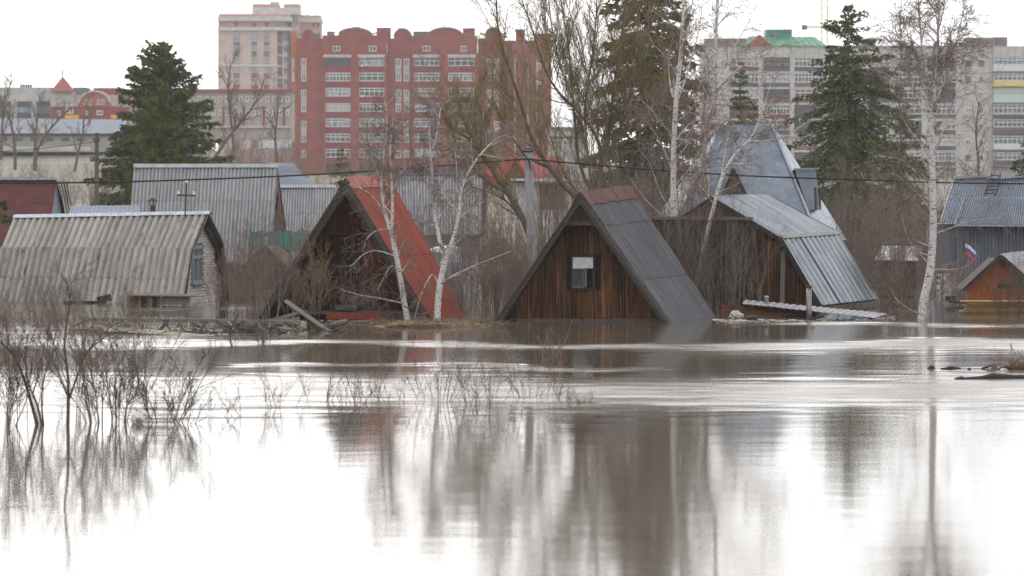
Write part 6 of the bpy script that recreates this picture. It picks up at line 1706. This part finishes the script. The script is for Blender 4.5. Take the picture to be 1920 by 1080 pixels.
def spruces():
    spruce('spruce_tree', 'tall dark spruce with ragged boughs before the beige block', 1592, 12, 470, 190, [(0, .25), (.08, 1.1), (.2, 1.9), (.4, 2.8), (.6, 3.6), (.8, 3.9), (1, 3.8)], 301, dens=1.1, droop=.42, tuft=.30, open_=.3)
    spruce('spruce_tree', 'dark spruce hidden behind the big bare willow', 1215, -150, 520, 150, [(0, .3), (.2, 1.5), (.5, 2.3), (.8, 2.7), (1, 2.7)], 302, dens=1.1, tuft=.36, open_=.3)
    spruce('spruce_tree', 'small dark spruce between the birches before the beige block', 1390, 118, 480, 200, [(0, .15), (.3, .9), (.6, 1.4), (1, 1.7)], 303, dens=.8, tuft=.34)
    spruce('pine_tree', 'broad bushy dark pine above the left grey roofs', 302, 80, 440, 232, [(0, .1), (.05, .75), (.12, 1.5), (.25, 2.4), (.45, 3.4), (.7, 4.3), (1, 4.8)], 304, dens=1.3, droop=.16, tuft=.40, open_=.12, mat=M_ndl)
    spruce('thuja_tree', 'narrow brighter green conifer in front of the bushy pine', 301, 166, 430, 215, [(0, .15), (.1, .55), (.3, 1.0), (.6, 1.5), (1, 1.9)], 305, mat=M_ndl2, dens=1.5, droop=-.15, tuft=.40, open_=.05, gaps=False)
    spruce('thuja_tree', 'low bright green conifer tucked left of the narrow one', 262, 262, 420, 213, [(0, .2), (.3, .7), (1, 1.2)], 306, mat=M_ndl2, dens=1.3, droop=-.1, tuft=.36, open_=.05, gaps=False)
    spruce('spruce_tree', 'spruce cut off by left edge with boughs reaching in', -78, 60, 560, 130, [(0, .2), (.3, .9), (.6, 1.6), (1, 1.9)], 307, dens=.9, tuft=.3)
    spruce('spruce_tree', 'dark spruce at far right edge above the blue roof', 1945, 190, 460, 185, [(0, .2), (.4, 1.0), (1, 1.9)], 308, dens=.9, tuft=.32)
    spruce('spruce_tree', 'shadowy low spruce right of the tall ragged one', 1688, 165, 470, 205, [(0, .2), (.2, .9), (.5, 2.0), (1, 2.6)], 309, dens=.7, tuft=.34, open_=.4)
    spruce('spruce_tree', 'small dark conifer low before the brick block', 640, 282, 400, 260, [(0, .2), (.5, 1.2), (1, 1.6)], 310, dens=.7, tuft=.4)
spruces()

SHRUB = dict(n=[8, 6, 4, 2], wig=[.06, .08, .11, .15], trop=[.02, .045, .04, 0], taper=[.3, .3, .45, .6], slot=[0, 1, 1, 1], sides=[4, 3, 3, 3],
             k=[8, 6, 4, 0], t0=[.15, .15, .2, 0], ang=[27, 33, 38], lr=[.55, .5, .42], ls=[.5, .3, .2], rc=[.009, .0055, .0036], rmin=.0026, lift=[.05, .03, 0, 0])
THIN = dict(SHRUB); THIN.update(k=[8, 5, 0], n=[5, 4, 2], lr=[.42, .45, .4], rc=[.006, .004, .003])

def shrub_proto(seed, stems, h, spread, Sp, mats, r=.014, twist=.35):
    R = random.Random(seed); tw = [Twigs(), Twigs()]
    for i in range(stems):
        a = R.random() * 6.28; sp = spread * R.random() ** .6; lean = twist * R.uniform(.1, 1)
        d = Vector((math.cos(a) * lean, math.sin(a) * lean, 1)).normalized()
        grow(R, tw, (math.cos(a) * sp * .35, math.sin(a) * sp * .35, -.15), tuple(d), h * R.uniform(.6, 1.1), r * R.uniform(.6, 1.15), 0, Sp)
    return tw

def make_shrub(seed, stems, h, spread, mats, label, loc, Sp=SHRUB, r=.014, twist=.35, name='bare_shrub', group=None):
    tw = shrub_proto(seed, stems, h, spread, Sp, mats, r, twist)
    t = thing(name, label, 'shrub', loc, group)
    for q, m, nm in zip(tw, mats, ('stems', 'twigs')):
        if q: o = bpy.data.objects.new(nm, q.mesh(nm, m)); COL.objects.link(o); o.parent = t
    return t

def W(x, y):
    p = P(x, y, DW(y)); p.z = 0; return p

def shrubs():
    D_ = (M_twigd, M_twigd); B_ = (M_twig, M_twig); Rr = (M_twig, M_twigr); Y_ = (M_bark, M_twigy)
    # flooded shrubs in the left foreground
    G1 = 'flooded shrubs in the left foreground'
    R = random.Random(401); tw = [Twigs(), Twigs()]; D = DW(800); p = lambda x, y, d=0: P(x, y, D + d)
    limb(R, tw, [p(127, 815), p(128, 760), p(127, 700), p(121, 650), p(126, 600), p(130, 560), p(122, 520)], .030, .010, SHRUB, 0, 9, .3, L=1.8)
    limb(R, tw, [p(128, 752), p(145, 705, -.1), p(160, 665, -.1), p(185, 640, -.2), p(215, 622, -.2)], .020, .006, SHRUB, 0, 7, .3, L=1.4)
    limb(R, tw, [p(125, 740), p(110, 700, .1), p(95, 660, .2)], .014, .005, SHRUB, 0, 6, .2, L=1.2)
    finish('bare_shrub', 'straight-stemmed bare sapling rising tallest among the flooded shrubs', tw, D_, ('stems', 'twigs'), P(127, 800, D), 'shrub', G1)
    R = random.Random(402); tw = [Twigs(), Twigs()]; D = DW(796)
    limb(R, tw, [p(72, 805), p(60, 760), p(45, 710), p(25, 665), p(5, 645), p(-15, 630)], .032, .010, SHRUB, 0, 8, .2, L=1.8)
    limb(R, tw, [p(80, 805), p(70, 760, .2), p(52, 715, .3), p(48, 670, .3), p(52, 625, .3)], .022, .007, SHRUB, 0, 8, .2, L=1.6)
    limb(R, tw, [p(82, 800), p(78, 750, -.2), p(85, 700, -.2), p(105, 650, -.2)], .016, .006, SHRUB, 0, 7, .2, L=1.5)
    finish('bare_shrub', 'thick-stemmed shrub bending left at the left edge of the flood', tw, D_, ('stems', 'twigs'), P(75, 797, D), 'shrub', G1)
    make_shrub(403, 9, 1.75, .55, B_, 'dense upright shrub right of the tall sapling', W(190, 792), twist=.4, r=.011, group=G1)
    make_shrub(404, 9, 1.6, .6, B_, 'slanting shrub directly left of the white ball', W(222, 789), twist=.5, r=.011, group=G1)
    make_shrub(405, 9, 1.45, .7, D_, 'spreading shrub directly right of the white ball', W(305, 791), twist=.8, r=.010, group=G1)
    make_shrub(406, 9, 1.75, .7, Rr, 'bushy shrub cut off by left edge', W(8, 800), twist=.4, r=.011, group=G1)
    make_shrub(407, 6, 2.0, .7, Rr, 'reddish thicket shrub behind the bending stems', W(40, 745), twist=.55, r=.011, group=G1)
    make_shrub(408, 6, 2.0, .8, Rr, 'reddish thicket shrub behind the tall sapling', W(150, 735), twist=.55, r=.011, group=G1)
    make_shrub(409, 5, 1.7, .7, B_, 'brown shrub farther out behind the white ball', W(255, 730), twist=.55, r=.011, group=G1)
    make_shrub(411, 6, 1.5, .8, Rr, 'brown shrub in open water left of the truss', W(85, 650), twist=.5, r=.011, group=G1)
    make_shrub(412, 6, 1.6, .8, Rr, 'second brown shrub in open water below the mansard roof', W(22, 640), twist=.5, r=.011, group=G1)
    make_shrub(413, 6, 1.0, .5, D_, 'sparse low twigs right of the white ball', W(345, 795), Sp=THIN, r=.008, twist=.7, group=G1)
    # thin flooded twigs across the middle water
    MID = dict(THIN, k=[5, 4, 0], ang=[30, 36, 40], lr=[.5, .45, .4], rc=[.005, .0036, .003])
    G2 = 'thin flooded twigs across the middle water'
    mids = [(395, 780, .6, 5, 'faint twigs between the shrubs and the middle clumps'), (475, 775, .8, 6, 'loose twigs leftmost in the middle water'), (520, 768, 1.15, 7, 'lone thin sapling left of the middle clumps'), (612, 756, .75, 8, 'low twigs at the left end of the middle clumps'),
            (690, 756, 1.0, 13, 'fan of leaning twigs left of the central clump'), (745, 757, 1.0, 7, 'sparse upright twigs between two middle clumps'), (822, 758, 1.35, 16, 'largest clump of twigs in the middle water'), (880, 754, .85, 10, 'right-leaning twigs beside the largest clump'),
            (930, 752, 1.0, 8, 'single thin wand with side twigs in the middle water'), (985, 752, 1.0, 13, 'slanting dense twigs right of the thin wand'), (1045, 748, .8, 9, 'rightmost twigs of the middle clumps'), (1090, 752, .5, 9, 'low fading twigs ending the middle row'), (655, 764, .6, 10, 'low dense tuft in the middle row')]
    for i, (x, y, h, n, lab) in enumerate(mids):
        make_shrub(430 + i, max(3, int(n * .9)), h * (1.0 + .25 * math.sin(i * 2.1)), .9, B_ if i % 2 else Rr, lab, W(x + 9 * math.sin(i * 3.7), y + 5 * math.sin(i * 1.9)), Sp=MID, r=.005, twist=.75, name='flooded_twigs', group=G2)
    for i, (x, y, h, lab) in enumerate([(1040, 680, 1.0, 'reddish wands standing before the dark house window'), (1020, 668, .7, 'short reddish wands left of those before the dark house'), (438, 648, .5, 'tiny twigs right below the truss'), (489, 648, 1.1, 'thin dark sapling below the right part of the truss'), (497, 645, .5, 'short spiky twigs beside the thin dark sapling')]):
        make_shrub(450 + i, 5, h, .25, (M_twigr, M_twigr) if i < 2 else D_, lab, W(x, y), Sp=THIN, r=.006, twist=.3, name='flooded_twigs', group='small twigs in the far water')
    # shrubs in front of and beside the houses
    G3 = 'bare shrubs round the houses'
    near = [(470, 598, 2.4, 8, 'tall brown shrub between mansard and red houses', Rr), (508, 602, 2.6, 8, 'tall brown shrub left of the red house front', B_), (545, 600, 2.0, 7, 'dense shrub covering the left foot of the red house', B_), (590, 597, 2.0, 8, 'dense shrub before the red house wall', (M_twig, M_twigy)),
            (635, 596, 1.5, 6, 'shrub below the red house doorway', B_), (430, 590, 2.0, 8, 'reddish shrub right of the white brick gable', Rr), (405, 584, 1.5, 7, 'small shrub before the white brick gable', Rr), (690, 598, 1.2, 7, 'low shrub left of the birch pair', B_),
            (870, 600, 1.4, 8, 'low twigs at the right foot of the red roof', B_), (905, 596, 2.2, 10, 'brown shrub between red and dark houses', Rr), (935, 592, 2.6, 10, 'taller brown shrub left of the concrete pole', Rr), (975, 585, 2.8, 10, 'brown shrub at the foot of the concrete pole', B_),
            (1290, 585, 3.0, 10, 'grey shrub before the plank lean-to, near the roof', D_), (1335, 583, 3.2, 11, 'grey shrub in the middle of the plank lean-to', D_), (1380, 580, 2.8, 11, 'grey shrub at the right end of the lean-to', D_), (1420, 576, 1.8, 8, 'thin shrub before the gambrel house boards', D_),
            (1655, 570, 2.6, 9, 'brown shrub right of the galvanised roof', Rr), (1690, 572, 2.2, 8, 'reddish shrub left of the right birch', Rr), (1620, 560, 3.4, 9, 'tall brown shrub behind the galvanised roof edge', B_), (1705, 552, 3.0, 9, 'brown shrub before the small shed', Rr),
            (1785, 566, 1.6, 7, 'small shrub left of the brown garden house', Rr), (1880, 592, 1.5, 5, 'apple-like twisted shrub before the brown garden house', D_), (1912, 590, 1.7, 6, 'dark twisted shrub at right edge before the garden house', D_), (1600, 572, .6, 8, 'low reddish twigs at the galvanised eave', Rr),
            (60, 600, 1.1, 8, 'brown shrub before the left part of the slate roof', Rr), (150, 596, 1.0, 7, 'thin shrub before the middle of the slate roof', B_), (235, 600, .9, 6, 'thin shrub left of the porch platform', B_), (1225, 575, 2.6, 9, 'dark shrub tucked behind the dark roof', D_)]
    protos = {}
    for i, (x, y, h, n, lab, mt) in enumerate(near):
        key = (mt[1].name, i % 3 if mt[1].name != 'straw_twigs' else 0)
        if key not in protos: protos[key] = (make_shrub(470 + i, n, h, .55, mt, lab, W(x, y), twist=.38, r=.013, group=G3), h)
        else:
            pr, ph = protos[key]; k = h / ph; copy_tree(pr, W(x, y), 1.3 * i, (k * 1.15, k * 1.15, k), lab, G3)
    # scrub masses behind: nobody could count the stems
    def scrub(seed, x0, x1, D0, D1, z, h, n, mats, label, Sp=THIN, stems=0):
        R = random.Random(seed); tw = [Twigs(), Twigs()]
        for i in range(n):
            D = R.uniform(D0, D1); X = (R.uniform(x0, x1) - 960) * D / FPX; a = R.random() * 6.28; l = R.uniform(0, .3)
            zz = z if z is not None else float(land_h(np.array(X), np.array(D)))
            grow(R, tw, (X, D, zz - .1), tuple(Vector((math.cos(a) * l, math.sin(a) * l, 1)).normalized()), h * R.uniform(.5, 1.15), .012 * (h / 2.5) * R.uniform(.7, 1.2), 0, Sp)
        tw[0].b.update({}); q = tw[0]
        for k, v in tw[1].b.items():
            a = q.b.setdefault(k, ([], [])); a[0].extend(v[0]); a[1].extend(v[1])
        o = bpy.data.objects.new('scrub', q.mesh('scrub', mats[1])); link(o); tag(o, label, 'scrub', kind='stuff')
    FAR = dict(THIN); FAR.update(rmin=.006, rc=[.014, .009, .007])
    scrub(501, 430, 640, 118, 145, 0, 2.5, 120, Rr, 'brown scrub standing in water behind the mansard and red houses')
    scrub(502, 770, 1000, 116, 140, 0, 3.0, 150, (M_twig, M_twig), 'brown scrub between the red and dark houses')
    scrub(503, 1000, 1330, 120, 136, 0, 5.0, 190, (M_twig, M_twig), 'olive brown scrub behind the dark house')
    scrub(504, 1560, 1800, 118, 150, 0, 3.0, 110, (M_twig, M_twig), 'brown scrub between the galvanised and profiled houses')
    scrub(505, -40, 260, 215, 300, None, 3.6, 170, (M_twig, M_twigr), 'purplish scrub on the slope behind the maroon roof', FAR)
    scrub(506, 560, 960, 165, 260, None, 5.0, 150, (M_twig, M_twigy), 'straw-coloured saplings before the brick block', FAR)
    scrub(507, 1640, 1960, 165, 240, None, 5.0, 150, (M_twig, M_twigr), 'brown scrub below the beige block', FAR)
    scrub(508, 370, 570, 240, 340, None, 5.5, 150, (M_twig, M_twigr), 'brown scrub below the long terrace', FAR)
    scrub(509, 1225, 1425, 108.5, 111.2, 0, 2.8, 90, B_, 'dark scrub tangled over the plank lean-to')
    scrub(510, 1560, 1720, 150, 185, 0, 4.2, 80, (M_twig, M_twig), 'dark scrub behind the galvanised roof')
    scrub(511, 900, 1010, 106, 118, 0, 1.5, 70, Rr, 'low reddish twigs in the water left of the dark house')
shrubs()

BARE = dict(n=[8, 6, 5, 4], wig=[.07, .12, .16, .2], trop=[.03, .05, .04, 0], taper=[.35, .3, .4, .6], slot=[0, 1, 1, 1], sides=[6, 4, 3, 3],
            k=[12, 6, 4, 0], t0=[.2, .2, .2, 0], ang=[40, 38, 40], lr=[.45, .5, .5], ls=[.5, .3, .2], rc=[.07, .03, .016], rmin=.010, lift=[.1, .05, 0, 0])

def far_trees():
    mt = (M_bark, M_twig); nm = ('trunk', 'branches')
    sets = [(601, 330, [(28, 318), (28, 280), (20, 230), (5, 195), (-10, 150)], .16, 'bare tree at left edge before the grey-white low-rise'),
            (602, 330, [(66, 320), (70, 282), (88, 250), (112, 222), (135, 200)], .17, 'bare tree leaning right before the red tower roof'),
            (603, 335, [(64, 318), (66, 270), (70, 225), (78, 190)], .14, 'upright bare tree beside the right-leaning one'),
            (604, 340, [(140, 322), (146, 290), (155, 250), (158, 215), (168, 180)], .13, 'thin bare tree left of the bushy pine'),
            (605, 345, [(2, 300), (4, 240), (10, 190), (22, 150)], .15, 'bare tree cut by left edge against the sky'),
            (606, 300, [(400, 300), (425, 262), (455, 225), (480, 190), (495, 150)], .15, 'bare tree slanting right beyond the pine'),
            (607, 310, [(440, 300), (436, 250), (430, 200), (428, 160), (432, 120)], .13, 'upright bare tree before the pink high-rise'),
            (608, 305, [(520, 305), (516, 260), (520, 215), (522, 180)], .12, 'thin bare tree just left of the brick block'),
            (609, 240, [(770, 340), (772, 290), (768, 240), (775, 200), (780, 165)], .07, 'slender straw-coloured sapling before the brick block balconies'),
            (610, 235, [(690, 340), (694, 300), (688, 260), (690, 225)], .06, 'small sapling above the red roof ridge'),
            (611, 240, [(850, 340), (852, 280), (846, 220), (850, 160)], .08, 'tall slender sapling before the right balconies'),
            (612, 210, [(1830, 400), (1835, 320), (1830, 250), (1836, 190)], .09, 'bare reddish tree right of the right birch'),
            (613, 205, [(1560, 420), (1540, 330), (1535, 280)], .08, 'bare tree below the tall ragged spruce')]
    for seed, D, pts, r, lab in sets:
        R = random.Random(seed); tw = [Twigs(), Twigs()]
        Sp = BARE if D > 280 else dict(BARE, rc=[.035, .014, .009], rmin=.006)
        limb(R, tw, [P(a, b, D + .3 * i) for i, (a, b) in enumerate(pts)], r, r * .3, Sp, 0, 13, .2, L=6.5 if D > 280 else 4.5)
        m2 = (M_bark, M_twigy) if seed in (609, 610, 611) else ((M_bark, M_twigr) if seed == 612 else mt)
        finish('bare_tree', lab, tw, m2, nm, P(pts[0][0], pts[0][1], D), 'tree', 'bare trees towards the town')
far_trees()

# ------------------------------------------------------------------ air
def haze():
    m = bpy.data.materials.new('haze_air'); m.use_nodes = True
    N = m.node_tree.nodes; N.remove(N['Principled BSDF'])
    v = N.new('ShaderNodeVolumePrincipled'); v.inputs['Color'].default_value = (.975, .98, .99, 1); v.inputs['Density'].default_value = HAZE; v.inputs['Anisotropy'].default_value = .2
    m.node_tree.links.new(v.outputs[0], N['Material Output'].inputs['Volume'])
    b = MB(); b.box(-720, 720, -80, 1320, -3.8, 85); o = b.build('haze', m, None)
    tag(o, 'thin pale spring haze over the flooded gardens and town', 'haze', kind='stuff')
HAZE = 0.00014
haze()
